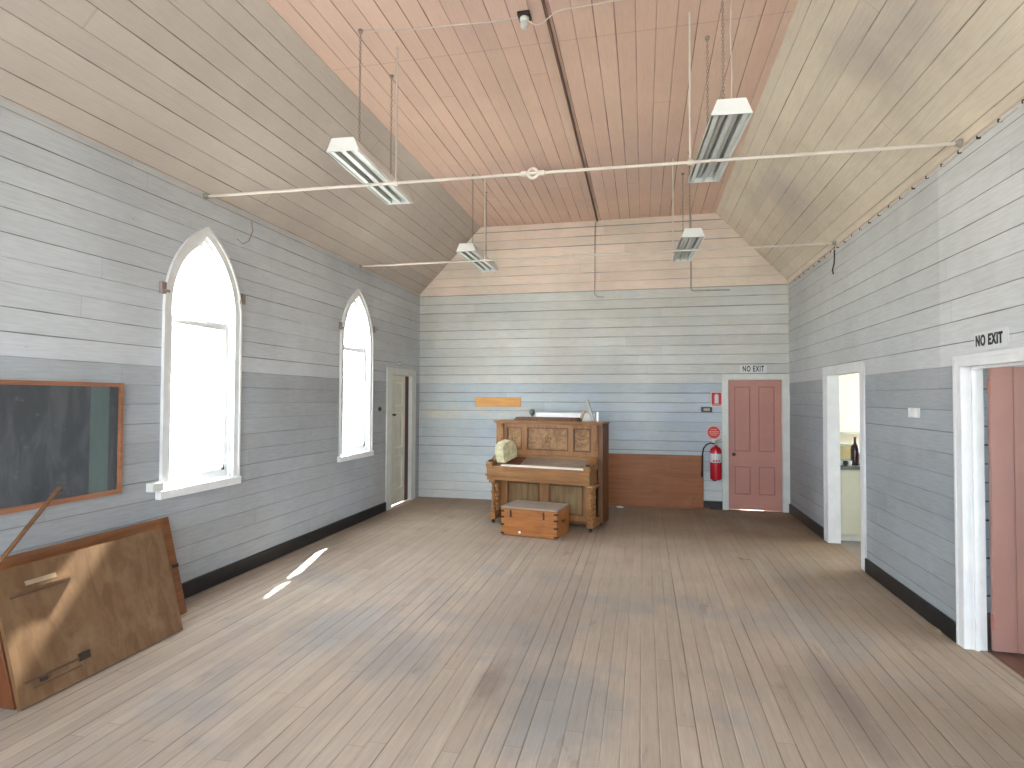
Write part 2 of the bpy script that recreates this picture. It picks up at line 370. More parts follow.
# walls; left wall seen along +x: U = y, V = z
W1 = dict(yc=4.697, z0=0.985, w=0.403, zs=2.55, R=0.831)
W2 = dict(yc=7.672, z0=0.985, w=0.392, zs=2.53, R=0.809)
LD = (8.86, 9.70, 0.0, 2.165)
struct(plate('wall_left', [rect(YF-WT, L+WT, -0.1, ZE+0.06), gothic(**W1), gothic(**W2), rect(LD[0], LD[1], -0.05, LD[3])], WT, ((-WT/2, 0, 0), (0, 1, 0), (0, 0, 1)), 'wall_left'))
O1 = (6.925, 8.07, 0.0, 2.09); O2 = (3.93, 4.885, 0.0, 2.03)
struct(plate('wall_right', [rect(YF-WT, L+WT, -0.1, ZE+0.06), rect(O1[0], O1[1], -0.05, O1[3]), rect(O2[0], O2[1], -0.05, O2[3])], WT, ((W+WT/2, 0, 0), (0, 1, 0), (0, 0, 1)), 'wall_right'))
BD = (5.30, 6.125, 0.0, 2.10)
struct(plate('wall_back', [rect(0, W, -0.1, ZC+0.06), rect(BD[0], BD[1], -0.05, BD[3])], WT, ((0, L+WT/2, 0), (1, 0, 0), (0, 0, 1)), 'wall_back'))
struct(plate('wall_front', [rect(0, W, -0.1, ZC+0.06), rect(0.7, 2.2, 0.95, 3.2), rect(4.0, 5.5, 0.95, 3.2), rect(2.55, 3.65, -0.05, 2.5)], WT, ((0, YF-WT/2, 0), (1, 0, 0), (0, 0, 1)), 'wall_plain'))
# ceiling: two slopes and a flat, one mesh
b = MB(); th = 0.05
prof_l = [(-0.1, ZE-0.1*(ZC-ZE)/XA), (XA, ZC), (XA, ZC+th), (-0.1, ZE-0.1*(ZC-ZE)/XA+th*1.6)]
prof_f = [(XA, ZC), (XB, ZC), (XB, ZC+th), (XA, ZC+th)]
k = (ZC-ZE)/(W-XB)
prof_r = [(XB, ZC), (W+0.1, ZE-0.1*k), (W+0.1, ZE-0.1*k+th*1.6), (XB, ZC+th)]
for mi, pr in enumerate((prof_l, prof_f, prof_r)): b.prism(pr, YF-WT, L+WT, 1, mi)
struct(b.build('ceiling', ['ceil_left', 'ceil_flat', 'ceil_right'], smooth=False))
b = MB(); b.box(-60, 70, -60, 80, -0.5, -0.4); struct(b.build('ground', 'ground'))
# step slabs outside the doors, flush below the floor
# rooms on the right
M['kitchen_wall'] = flat('cream_kitchen_paint', (0.84, 0.76, 0.58), 0.6, vary=0.04)
M['side_wall'] = boards('side_room_boards', (0, 0, 1), (1, 0, 0), 0.158, ZD, lambda t, P, p: t.mix(0.5, (0.42, 0.50, 0.58), (0.40, 0.47, 0.54)), seed=71, gapw=0.05)
struct(plate('wall_side_outer', [rect(1.0, L+0.3, -0.1, 2.9), rect(7.5, 9.7, 1.0, 2.5), rect(2.1, 3.5, 1.0, 2.4)], 0.1, ((EX-0.02, 0, 0), (0, 1, 0), (0, 0, 1)), 'kitchen_wall'))
b = MB(); b.box(W+WT, EX, 5.75, 5.85, 0, 2.9); struct(b.build('wall_side_partition', 'side_wall'))
b = MB(); b.box(W+WT, EX, 1.1, 1.2, 0, 2.9); struct(b.build('wall_side_front', 'side_wall'))
b = MB(); b.box(W+WT, EX, 9.95, 10.05, 0, 2.9); struct(b.build('wall_kitchen', 'kitchen_wall'))
b = MB(); b.box(W+WT, EX, 1.1, L+0.1, 2.7, 2.8); struct(b.build('ceiling_side_rooms', 'kitchen_wall'))

# ------------------------------------------------------------------ windows
def glass_mat():
    t = T('old_clear_glass'); n = t.n; tr = n.new('ShaderNodeBsdfTransparent'); gl = n.new('ShaderNodeBsdfGlossy'); gl.inputs['Roughness'].default_value = 0.03
    tr.inputs[0].default_value = (0.96, 0.98, 0.97, 1)
    mx = n.new('ShaderNodeMixShader'); mx.inputs[0].default_value = 0.06
    t.t.links.new(tr.outputs[0], mx.inputs[1]); t.t.links.new(gl.outputs[0], mx.inputs[2])
    t.t.links.new(mx.outputs[0], n['Material Output'].inputs[0]); return t.m
M['glass'] = glass_mat()
LW = lambda x: ((x, 0, 0), (0, 1, 0), (0, 0, 1))
def arch_window(name, A, sill_ext):
    root = struct(empty(name, (0, A['yc'], 0)))
    A0 = dict(A); A0['yc'] = 0.0
    w, R = A['w'], A['R']; off = R-w
    def ring(dw, z0): return gothic(0.0, z0, w+dw, A['zs'], R+dw)
    plate('casing', [ring(0.085, A['z0']-0.01), ring(0.0, A['z0']+0.0)], 0.02, LW(0.010), 'white', root)
    plate('casing_moulding', [ring(0.088, A['z0']+0.01), ring(0.066, A['z0']+0.02)], 0.014, LW(0.024), 'white', root)
    plate('inner_bead', [ring(0.002, A['z0']), ring(-0.012, A['z0']+0.012)], 0.11, LW(-0.06), 'white', root)
    plate('stop_bead', [ring(-0.011, A['z0']+0.011), ring(-0.030, A['z0']+0.03)], 0.016, LW(-0.018), 'white', root)
    sash = plate('upper_sash', [gothic(0, 2.44, w-0.01, A['zs'], R-0.01), gothic(0, 2.50, w-0.065, A['zs'], R-0.065)], 0.035, LW(-0.075), 'white', root)
    lo = plate('lower_sash', [rect(-w+0.01, w-0.01, A['z0']+0.012, 2.47), rect(-w+0.07, w-0.07, A['z0']+0.10, 2.43)], 0.035, LW(-0.055), 'white', root)
    plate('pane', [gothic(0, 2.495, w-0.06, A['zs'], R-0.06)], 0.003, LW(-0.078), 'glass', root)
    plate('pane', [rect(-w+0.065, w-0.065, A['z0']+0.095, 2.435)], 0.003, LW(-0.058), 'glass', root)
    m = MB(); m.box(-0.05, -0.018, 0.30, 0.325, 1.075, 1.10); m.rod((-0.022, 0.312, 1.085), (-0.022, 0.312, 1.13), 0.006); m.build('catch', 'dark_metal', lo)
    m = MB(); m.box(-0.04, 0.05, -w-0.12, w+0.09, A['z0']-0.065, A['z0']+0.01).build('sill', 'white', root, bevel=0.006)
    return root
w1 = arch_window('window_1', W1, 0.03)
w2 = arch_window('window_2', W2, 0.02)
M['brown_block'] = flat('brown_painted_block', (0.28, 0.22, 0.20), 0.6)
for yc, dy, zz, wn in ((4.697, (-0.505, 0.51), (2.70, 2.765), 'nearer'), (7.672, (-0.49, 0.50), (2.74, 2.80), 'farther')):
    for k, sd in ((0, -1), (1, 1)):
        m = MB(); m.box(0.0, 0.032, -0.026, 0.026, -0.05, 0.05)
        if wn == 'farther' and sd > 0: m.tube([(0.03, 0, 0), (0.07, 0, -0.01), (0.08, 0, 0.04)], 0.007)
        else: m.box(0.02, 0.042, min(0, -sd*0.055), max(0, -sd*0.055), -0.035, -0.012)
        o = m.build('curtain_bracket', 'brown_block', bevel=0.003); o.location = (0, yc+dy[k], zz[k])
        tag(o, 'small brown curtain bracket on the %s side of the %s arched window' % ('left' if sd < 0 else 'right', wn), 'bracket', 'curtain brackets')
m = MB(); m.box(0.0, 0.07, -0.055, 0.055, -0.03, 0.045); o = m.build('sill_block', 'cream_trim', bevel=0.005); o.location = (0, 4.13, 1.03)
tag(o, 'small cream timber block at the left end of the nearer window sill', 'block')
def rect_window(name, x0, x1, z0, z1, axis):
    root = struct(empty(name, (0, 0, 0)))
    if axis == 'front': fr = ((0, YF+0.015, 0), (1, 0, 0), (0, 0, 1)); fs = ((0, YF-0.05, 0), (1, 0, 0), (0, 0, 1))
    else: fr = ((EX-0.09, 0, 0), (0, 1, 0), (0, 0, 1)); fs = ((EX-0.02, 0, 0), (0, 1, 0), (0, 0, 1))
    plate('casing', [rect(x0-0.1, x1+0.1, z0-0.1, z1+0.1), rect(x0, x1, z0, z1)], 0.03, fr, 'white', root)
    xm = (x0+x1)/2; zm = (z0+z1)/2
    plate('sash', [rect(x0, x1, z0, z1), rect(x0+0.05, xm-0.02, z0+0.06, zm-0.02), rect(xm+0.02, x1-0.05, z0+0.06, zm-0.02), rect(x0+0.05, xm-0.02, zm+0.02, z1-0.05), rect(xm+0.02, x1-0.05, zm+0.02, z1-0.05)], 0.04, fs, 'white', root)
    plate('pane', [rect(x0+0.04, x1-0.04, z0+0.04, z1-0.04)], 0.003, fs, 'glass', root)
rect_window('window_3', 0.7, 2.2, 0.95, 3.2, 'front'); rect_window('window_4', 4.0, 5.5, 0.95, 3.2, 'front')
rect_window('window_5', 7.5, 9.7, 1.0, 2.5, 'side'); rect_window('window_6', 2.1, 3.5, 1.0, 2.4, 'side')  # unseen; the second is added to light the side room

# ------------------------------------------------------------------ doors and their frames
def panel_door(parent, w, h, t, panels, mat, recess):
    """leaf in local x 0..w, z 0..h, front at y=0, thickness t; panels are (x0,x1,z0,z1) recesses both sides"""
    fr = ((0, t/2, 0), (1, 0, 0), (0, 0, 1))
    plate('door_leaf', [rect(0, w, 0, h)] + [rect(*p) for p in panels], t, fr, mat, parent)
    for p in panels:
        m = MB(); x0, x1, z0, z1 = p
        m.box(x0-0.002, x1+0.002, t*0.4, t*0.62, z0-0.002, z1+0.002); m.build('door_panel', mat, parent)
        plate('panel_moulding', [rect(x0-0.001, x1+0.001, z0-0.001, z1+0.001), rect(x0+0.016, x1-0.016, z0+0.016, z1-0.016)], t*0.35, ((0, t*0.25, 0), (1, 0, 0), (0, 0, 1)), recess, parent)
# door_1: far right pink door
root = struct(empty('door_1', (BD[0]+0.012, L+0.02, 0.009)))
dw = BD[1]-BD[0]-0.024; dh = BD[3]-0.019
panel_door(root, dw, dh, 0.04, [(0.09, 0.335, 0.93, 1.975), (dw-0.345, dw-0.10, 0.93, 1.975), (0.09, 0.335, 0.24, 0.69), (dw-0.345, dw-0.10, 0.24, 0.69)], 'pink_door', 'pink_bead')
M['knob'] = flat('dark_red_door_knob', (0.06, 0.012, 0.012), 0.3)
m = MB(); m.lathe([(0.022, 0), (0.022, 0.006), (0.010, 0.01), (0.010, 0.03), (0.024, 0.04), (0.028, 0.055), (0.018, 0.068), (0, 0.07)], (0.075, 0.0, 0.885), (0, -1, 0)); m.build('door_knob', 'knob', root)
# white frame of door_1
def frame(name, loops_cas, jamb_boxes, mat, org, U, depth=0.022):
    root = struct(empty(name, (0, 0, 0)))
    plate('casing', loops_cas, depth, (org, U, (0, 0, 1)), mat, root)
    m = MB()
    for bx in jamb_boxes: m.box(*bx)
    m.build('jamb', mat, root, bevel=0.002)
    return root
def ucase(a, b, top, w, wt=None): 
    wt = wt or w
    return [[(a-w, 0), (a, 0), (a, top), (b, top), (b, 0), (b+w, 0), (b+w, top+wt), (a-w, top+wt)]]
f1 = frame('trim_1', [[(BD[0]-0.088, 0), (BD[0], 0), (BD[0], BD[3]), (BD[1], BD[3]), (BD[1], 0), (W-0.002, 0), (W-0.002, 2.185), (BD[0]-0.088, 2.185)]],
      [(BD[0]-0.02, BD[0]+0.008, L-0.02, L+WT, 0, BD[3]), (BD[1]-0.008, BD[1]+0.02, L-0.02, L+WT, 0, BD[3]), (BD[0], BD[1], L-0.02, L+WT, BD[3]-0.008, BD[3]+0.02), (BD[0], BD[0]+0.03, L+0.064, L+0.09, 0, BD[3]), (BD[1]-0.03, BD[1], L+0.064, L+0.09, 0, BD[3]), (BD[0], BD[1], L+0.064, L+0.09, BD[3]-0.04, BD[3]), (BD[0], BD[0]+0.19, L+0.064, L+0.09, 0, 0.012), (BD[1]-0.28, BD[1], L+0.064, L+0.09, 0, 0.012)], 'cream_trim', (0, L-0.012, 0), (1, 0, 0))
# door_2: left wall, cream folding leaves
M['cream_door'] = flat('cream_door_paint', (0.60, 0.60, 0.51), 0.5, vary=0.12, scale=4)
M['cream_moulding'] = flat('cream_panel_moulding', (0.72, 0.71, 0.62), 0.5)  # paler moulding colour than the leaf, for panel contrast
M['dark_red'] = flat('dark_red_painted_edge', (0.075, 0.014, 0.018), 0.5)
root = struct(empty('door_2', (-0.045, LD[0]+0.01, 0.02), PI/2))    # local x -> +y world, local y -> -x world
plate('door_leaf', [[(0.0, 0.0), (0.10, 0), (0.10, 0.5), (0.115, 0.55), (0.115, 2.135), (0.0, 2.135)]], 0.04, ((0, 0.02, 0), (1, 0, 0), (0, 0, 1)), 'cream_door', root)
sub = empty('hinged_leaf', (0.135, 0.0, 0.0)); sub.parent = root
panel_door(sub, 0.535, 2.135, 0.04, [(0.09, 0.44, 1.62, 2.02), (0.09, 0.44, 0.92, 1.52), (0.09, 0.44, 0.24, 0.80)], 'cream_door', 'cream_moulding')
m = MB(); m.box(0.67, 0.83, 0.0, 0.03, -0.01, 2.13); m.build('door_edge', 'dark_red', root)
m = MB(); m.lathe([(0.015, 0), (0.012, 0.03), (0.022, 0.04), (0.02, 0.05), (0, 0.055)], (0.16, 0, 1.48), (0, -1, 0)); m.build('door_knob', 'dark_metal', root)
m = MB(); m.box(0.10, 0.15, 0.02, 0.036, 0.0, 2.13); m.box(0.102, 0.134, 0.006, 0.02, 0.0, 0.50); m.build('gap_shade_strip', 'dark_metal', root)  # dark strip added for the shade in the gap, blocking outside light
frame('trim_2', [[(LD[0]-0.19, 0), (LD[0], 0), (LD[0], LD[3]), (LD[1], LD[3]), (LD[1], 0), (LD[1]+0.17, 0), (LD[1]+0.17, LD[3]+0.10), (LD[0]-0.19, LD[3]+0.10)]],
      [(-WT, 0.02, LD[0]-0.02, LD[0]+0.006, 0, LD[3]), (-WT, 0.02, LD[1]-0.006, LD[1]+0.02, 0, LD[3]), (-WT, 0.02, LD[0], LD[1], LD[3]-0.006, LD[3]+0.02), (-WT, -0.088, LD[0], LD[0]+0.03, 0, LD[3]), (-WT, -0.088, LD[0], LD[1], LD[3]-0.05, LD[3])], 'cream_trim', (0.012, 0, 0), (0, 1, 0))
# opening to the kitchen
def side_frame(name, O, wf, wn, top, mat):
    a, b_, z0, z1 = O
    fr = frame(name, [[(a-wn, 0), (a, 0), (a, z1), (b_, z1), (b_, 0), (b_+wf, 0), (b_+wf, z1+top), (a-wn, z1+top)]],
      [(W-0.014, W+WT+0.01, a-0.02, a+0.008, 0, z1), (W-0.014, W+WT+0.01, b_-0.008, b_+0.02, 0, z1), (W-0.014, W+WT+0.01, a, b_, z1-0.008, z1+0.02)], mat, (W-0.008, 0, 0), (0, 1, 0), 0.016)
    m = MB(); m.box(W-0.022, W-0.016, b_+wf-0.03, b_+wf, 0, z1+top); m.box(W-0.022, W-0.016, a-wn, a-wn+0.03, 0, z1+top); m.box(W-0.022, W-0.016, a-wn, b_+wf, z1+top-0.03, z1+top)
    m.build('casing_moulding', mat, fr, bevel=0.004); return fr
side_frame('trim_3', O1, 0.15, 0.12, 0.10, 'white')
f4 = side_frame('trim_4', O2, 0.09, 0.095, 0.075, 'white')
m = MB(); m.box(W+0.05, W+0.075, O2[1]-0.026, O2[1]-0.008, 0, O2[3]-0.008); m.box(W+0.05, W+0.075, O2[0]+0.008, O2[0]+0.026, 0, O2[3]-0.008); m.box(W+0.05, W+0.075, O2[0], O2[1], O2[3]-0.026, O2[3]-0.008)
m.build('door_stop', 'white', f4)
# door_3: plank door swung open into the side room
root = struct(empty('door_3', (W+WT+0.025, 4.83, 0.02)))
b = MB(); x = 0.0; nb = 6; pw = 0.86/nb
for i in range(nb): b.prism([(i*pw, 0.006), (i*pw+0.006, 0), ((i+1)*pw-0.006, 0), ((i+1)*pw, 0.006), ((i+1)*pw, 0.03), (i*pw, 0.03)], 0, 2.0, 2)
M['pink_plank'] = flat('pink_plank_paint', (0.34, 0.185, 0.155), 0.5, vary=0.08, scale=2.5)
b.build('door_leaf', 'pink_plank', root)
for z in (0.20, 1.86):
    m = MB(); m.rod((-0.008, 0.004, z-0.045), (-0.008, 0.004, z+0.045), 0.007); m.box(-0.012, 0.004, -0.002, 0.002, z-0.04, z+0.04); m.build('hinge', 'pink_bead', root)
m = MB(); m.box(0.02, 0.84, 0.03, 0.055, 0.25, 0.4); m.box(0.02, 0.84, 0.03, 0.055, 1.6, 1.75); m.build('ledge', 'pink_plank', root)
# front double door frame behind the camera
frame('trim_5', ucase(2.55, 3.65, 2.5, 0.1), [(2.53, 2.56, YF-WT, YF+0.02, 0, 2.5), (3.64, 3.67, YF-WT, YF+0.02, 0, 2.5)], 'white', (0, YF+0.012, 0), (1, 0, 0))

# ------------------------------------------------------------------ baseboards and eave trims
def bb(name, x0, x1, y0, y1, h, mat='black_base'):
    m = MB(); m.box(x0, x1, y0, y1, 0, h); return struct(m.build(name, mat, bevel=0.004))
bb('baseboard_left', 0, 0.022, YF, LD[0]-0.19, 0.14)
bb('baseboard_right', W-0.022, W, O2[1]+0.095, O1[0]-0.12, 0.142)
bb('baseboard_right_far', W-0.022, W, O1[1]+0.15, L-0.023, 0.142)
bb('baseboard_right_near', W-0.022, W, YF, O2[0]-0.095, 0.142)
bb('baseboard_back', 4.86, BD[0]-0.088, L-0.02, L, 0.13)
m = MB()
m.prism([(W, ZE-0.005), (W, ZE-0.055), (W-0.02, ZE-0.05), (W-0.024, ZE+0.012)], YF, L, 1); struct(m.build('trim_6', 'ceil_right'))

# ------------------------------------------------------------------ fluorescent lights
lt = thing('fluorescent_light', 'white fluorescent light hanging nearest on the left, near the left slope', 'ceiling light', (1.70, 4.12, 3.685), 0, 'hanging fluorescent lights')
LL = 1.255
def lh():
    m = MB(); b0, b1, t0, hh = 0.135, 0.135, 0.092, 0.105
    # hollow trapezoid trough
    m.prism([(-b0, 0), (-b0+0.006, 0), (-t0+0.006, hh-0.006), (t0-0.006, hh-0.006), (b0-0.006, 0), (b0, 0), (t0, hh), (-t0, hh)], 0.0, LL, 1)
    m.prism([(-b0, 0), (b0, 0), (t0, hh), (-t0, hh)], -0.004, 0.004, 1); m.prism([(-b0, 0), (b0, 0), (t0, hh), (-t0, hh)], LL-0.004, LL+0.004, 1)
    return m
lh().build('housing', 'metal_white', lt, smooth=False)
m = MB()
for x in (-0.095, 0.0, 0.095): m.prism([(x-0.016, 0.004), (x+0.016, 0.004), (x+0.003, 0.075), (x-0.003, 0.075)], 0.006, LL-0.006, 1)
m.build('divider', 'louvre', lt, smooth=False)
m = MB(); m.box(-0.085, 0.085, 0.006, LL-0.006, 0.080, 0.084); m.build('reflector', 'reflector', lt)
for x in (-0.043, 0.043):
    m = MB(); m.rod((x, 0.03, 0.045), (x, LL-0.03, 0.045), 0.019, 14); m.build('tube', 'louvre', lt)
def chain(y, mat='rod'):
    m = MB(); z = 0.105; top = ZC-3.685-0.002; i = 0; r = 0.0042
    while z < top-0.012:
        h = 0.034; z1 = min(z+h, top); s_ = 0.007
        pts = [(-s_, z+0.006), (-s_, z1-0.006), (0, z1), (s_, z1-0.006), (s_, z+0.006), (0, z)]
        P = [(p[0], 0, p[1]) if i % 2 == 0 else (0, p[0], p[1]) for p in pts]
        P = [(p[0], p[1]+y, p[2]) for p in P]; m.tube(P+[P[0]], r*0.62, 4); z += h-0.008; i += 1
    m.rod((0, y, top-0.02), (0, y, top), 0.02, 8)
    return m
for y in (0.30, 1.0): chain(y).build('chain', 'rod', lt)
lights = [lt]; lt.rotation_euler.z = 0.05
for loc, lab in (((4.545, 4.12, 3.685), 'white fluorescent light hanging nearest on the right, against the pink ceiling'),
                 ((1.705, 7.36, 3.70), 'far left fluorescent light hanging in front of the back wall corner slope'),
                 ((4.54, 7.19, 3.685), 'far right fluorescent light in front of the back wall grey conduit')):
    c = tree_copy(lt); c.location = loc; c.rotation_euler.z = 0.0 if loc[1] > 7.3 else 0.05; c['label'] = lab; lights.append(c)
# flex beside the near right light's chain
m = MB(); m.tube([(4.585, 4.42, 3.795), (4.59, 4.41, 4.1), (4.58, 4.42, 4.45), (4.60, 4.42, ZC)], 0.004, 6); tag(m.build('light_flex', 'pipe'), 'thin white flex running up beside the chain of the near right light', 'cable')

# ------------------------------------------------------------------ tie rods
def tie(name, a, b_, hang, coup, lab, ts=1.0):
    root = thing(name, lab, 'tie rod', a, 0, 'white tie rods across the room'); A = Vector(a); d = Vector(b_)-A
    m = MB(); m.rod((0, 0, 0), d, 0.0125, 12); m.build('rod', 'pipe', root)
    for t_ in (0.0, 1.0):
        p = d*t_; s_ = 1 if t_ == 0 else -1; m = MB(); m.lathe([(0.03, 0), (0.03, 0.012), (0.02, 0.02), (0.02, 0.04)], p, d*s_, 12); m.build('end_nut', 'conduit', root)
    q = d*((coup-A.x)/d.x); dn = d.normalized()
    m = MB(); m.tube([q+Vector((0.04*ts*math.cos(i*PI/8), 0, 0.04*ts*math.sin(i*PI/8))) for i in range(17)], 0.013*ts, 8)
    m.lathe([(0.014, -0.1), (0.024, -0.095), (0.024, -0.05), (0.014, -0.045)], q, dn, 12); m.lathe([(0.014, 0.045), (0.024, 0.05), (0.024, 0.095), (0.014, 0.1)], q, dn, 12)
    m.build('turnbuckle', 'pipe', root)
    for hx in hang:
        p = d*((hx-A.x)/d.x); m = MB(); m.rod(p, (p.x, p.y, ZC-A.z-0.001), 0.008, 8); m.lathe([(0.024, -0.02), (0.024, 0.02)], p, dn, 12); m.build('hanger', 'pipe', root)
    return root
tie('tie_rod', (0.002, 4.68, 3.640), (W-0.026, 4.795, 3.628), (1.88, 4.326), 3.08, 'nearer long white tie rod crossing the hall under the near lights')
tie('tie_rod', (0.002, 7.747, 3.662), (W-0.026, 7.63, 3.638), (1.86, 4.336), 3.07, 'farther long white tie rod crossing the hall in front of the back wall', 0.7)

# ceiling socket, flex, conduits
root = thing('ceiling_socket', 'cream light socket on a dark block in the middle of the pink ceiling', 'light socket', (3.05, 4.51, ZC))
m = MB(); m.box(-0.05, 0.05, -0.05, 0.05, -0.03, 0); m.build('mounting_block', 'dark_metal', root, bevel=0.005)
m = MB(); m.lathe([(0.036, -0.03), (0.038, -0.045), (0.026, -0.06), (0.03, -0.075), (0.03, -0.10), (0.018, -0.115), (0, -0.118)], (0, 0, 0), (0, 0, 1), 16); m.build('socket', 'louvre', root)
m = MB(); pts = []
for i in range(25):
    s_ = i/24; x = 1.70+s_*(3.03-1.70); pts.append((x+0.03*(1-s_), 4.42+0.09*s_, ZC-0.012-0.03*math.sin(PI*s_)-0.008*math.sin(9*s_)))
m.tube(pts, 0.0045, 6)
tag(m.build('light_flex', 'pipe'), 'thin cream flex sagging along the ceiling left of the ceiling socket', 'cable')
m = MB(); pts = []
for i in range(25):
    s_ = i/24; x = 3.08+s_*(4.50-3.08); pts.append((x, 4.50-0.1*s_, ZC-0.012-0.10*math.exp(-((s_-0.06)/0.07)**2)-0.02*math.sin(PI*s_)))
m.tube(pts, 0.0045, 6)
tag(m.build('light_flex', 'pipe'), 'thin cream flex looping under the ceiling socket and running right', 'cable')
root = thing('conduit_run', 'brown conduit along the middle of the ceiling running down the back wall', 'conduit', (3.215, 0, ZC))
m = MB(); m.rod((0.03, YF, -0.014), (-0.01, L-0.02, -0.014), 0.014, 8); m.build('ceiling_conduit', 'brown_conduit', root)
m = MB(); m.tube([(-0.045, L-0.012, -0.02), (-0.05, L-0.012, -0.3), (-0.055, L-0.012, -1.27), (-0.01, L-0.012, -1.31), (0.10, L-0.012, -1.32)], 0.008, 8); m.build('wall_conduit', 'conduit', root)
o = MB(); o.tube([(4.735, L-0.014, ZC-0.01), (4.735, L-0.014, 3.60), (4.75, L-0.014, 3.565), (4.80, L-0.014, 3.56), (5.34, L-0.014, 3.555)], 0.013, 8)
o.box(4.98, 5.02, L-0.024, L, 3.54, 3.575); o.box(4.715, 4.755, L-0.024, L, 4.4, 4.43)
tag(o.build('conduit', 'conduit'), 'grey L-shaped conduit on the back wall behind the far right light', 'conduit')
# cable clipped along the right eave
root = thing('eave_cable', 'pale cable clipped along the top of the right wall', 'cable', (W-0.012, 0, 3.585))
m = MB(); m.tube([(0, 2.6+i*0.25, 0.006*math.sin(i*1.7)) for i in range(30)], 0.009, 6); m.build('cable', 'pipe', root)
for i in range(28):
    m = MB(); m.box(-0.011, 0.012, -0.007, 0.007, -0.011, 0.011); o = m.build('clip', 'dark_metal', root); o.location = (0, 2.85+i*0.25, 0)
m = MB(); m.tube([(0.02, 5.32, 3.60), (0.03, 5.33, 3.5), (0.02, 5.28, 3.38), (0.012, 5.20, 3.33), (0.01, 5.12, 3.36)], 0.005, 6)
tag(m.build('loose_wire', 'conduit'), 'short loose wire hanging on the left wall above the nearer arched window', 'wire')
m = MB(); m.tube([(W-0.014, 7.72, 3.62), (W-0.02, 7.70, 3.5), (W-0.012, 7.74, 3.42), (W-0.014, 7.80, 3.36), (W-0.01, 7.78, 3.30)], 0.007, 6)
tag(m.build('loose_wire', 'dark_metal'), 'dark loose wire on the right wall below the farther tie rod end', 'wire')

# ------------------------------------------------------------------ blackboard on the left wall
M['orange_wood'] = wood('orange_brown_frame_wood', sr(160, 112, 84), sr(140, 92, 68), 1, rough=0.5)
def chalk():
    t = T('chalky_slate'); P = t.pos()
    y = t.dot(P, (0, 1, 0)); z = t.dot(P, (0, 0, 1))
    st = t.noise(t.vec(0, t.math('MULTIPLY', y, 3.0), z), 2.6, 5, 0.6, 0.6)
    c = t.mix(t.ramp(st, 0.38, 0.72), (0.060, 0.068, 0.074), (0.095, 0.106, 0.116))
    sm = t.ramp(t.noise(t.vec(0, y, t.math('MULTIPLY', z, 1.5)), 5.0, 5, 0.65), 0.60, 0.78, 0, 0.35)
    c = t.mix(sm, c, (0.30, 0.32, 0.34))
    strip = t.math('MULTIPLY', t.ramp(y, 3.55, 3.555), t.ramp(y, 3.705, 3.71, 1, 0))
    c = t.mix(t.math('MULTIPLY', strip, 0.55), c, (0.13, 0.20, 0.185))
    return t.out(c, 0.55)
M['slate'] = chalk()
root = thing('blackboard', 'dusty dark blackboard in an orange-brown timber frame on the left wall', 'blackboard', (0, 2.9, 0))
Y0, Y1, z0, z1 = -1.3, 0.915, 1.035, 1.885
m = MB(); m.box(0.003, 0.014, Y0, Y1, z0, z1); m.build('writing_surface', 'slate', root)
plate('board_frame', [rect(Y0, Y1, z0, z1), rect(Y0+0.04, Y1-0.028, z0+0.035, z1-0.03)], 0.035, ((0.0185, 0, 0), (0, 1, 0), (0, 0, 1)), 'orange_wood', root)

# ------------------------------------------------------------------ boards leaning on the left wall
M['panel_orange'] = wood('orange_varnished_panel', sr(132, 84, 46), sr(108, 64, 34), 1, rough=0.35, dirt=0.3)
M['panel_brown'] = wood('scuffed_brown_ply', sr(118, 90, 62), sr(98, 70, 44), 2, 0.5, rough=0.5, dirt=0.5, dcol=sr(140, 116, 88))
M['dusty'] = flat('dusty_rail', sr(165, 145, 120), 0.7, vary=0.2)
# rear panel: foot 0.30 from the wall, top edge against it
def leaner(name, y0, y1, foot, topx, h, t, mat, lab, cat, y0t=None, y1t=None):
    root = thing(name, lab, cat, (foot, 0, 0)); y0t = y0 if y0t is None else y0t; y1t = y1 if y1t is None else y1t
    dx = topx-foot; n = Vector((h, 0, -dx)).normalized()*t       # front offset
    m = MB(); bm = m.bm
    back = [(0, y0, 0.004), (0, y1, 0.004), (dx, y1t, h), (dx, y0t, h)]
    fr = [(p[0]+n.x, p[1], p[2]+n.z) for p in back]
    lift = -min(0, min(p[2] for p in fr)-0.002)
    A = [bm.verts.new((p[0], p[1], p[2]+lift)) for p in back]; B = [bm.verts.new((p[0], p[1], p[2]+lift)) for p in fr]
    bm.faces.new(A[::-1]); bm.faces.new(B)
    for i in range(4): bm.faces.new([A[i], A[(i+1) % 4], B[(i+1) % 4], B[i]])
    m.build('panel', mat, root, smooth=False)
    return root, dx, h, n, lift
M['end_wood'] = wood('reddish_end_panel', sr(112, 68, 42), sr(88, 52, 32), 2, rough=0.4)
R_, dx, hh, nn, lf = leaner('tabletop', 2.2, 4.215, 0.27, 0.05, 0.77, 0.024, 'panel_orange', 'orange-brown varnished panel leaning on the left wall behind the scuffed brown one', 'panel', y1t=4.235)
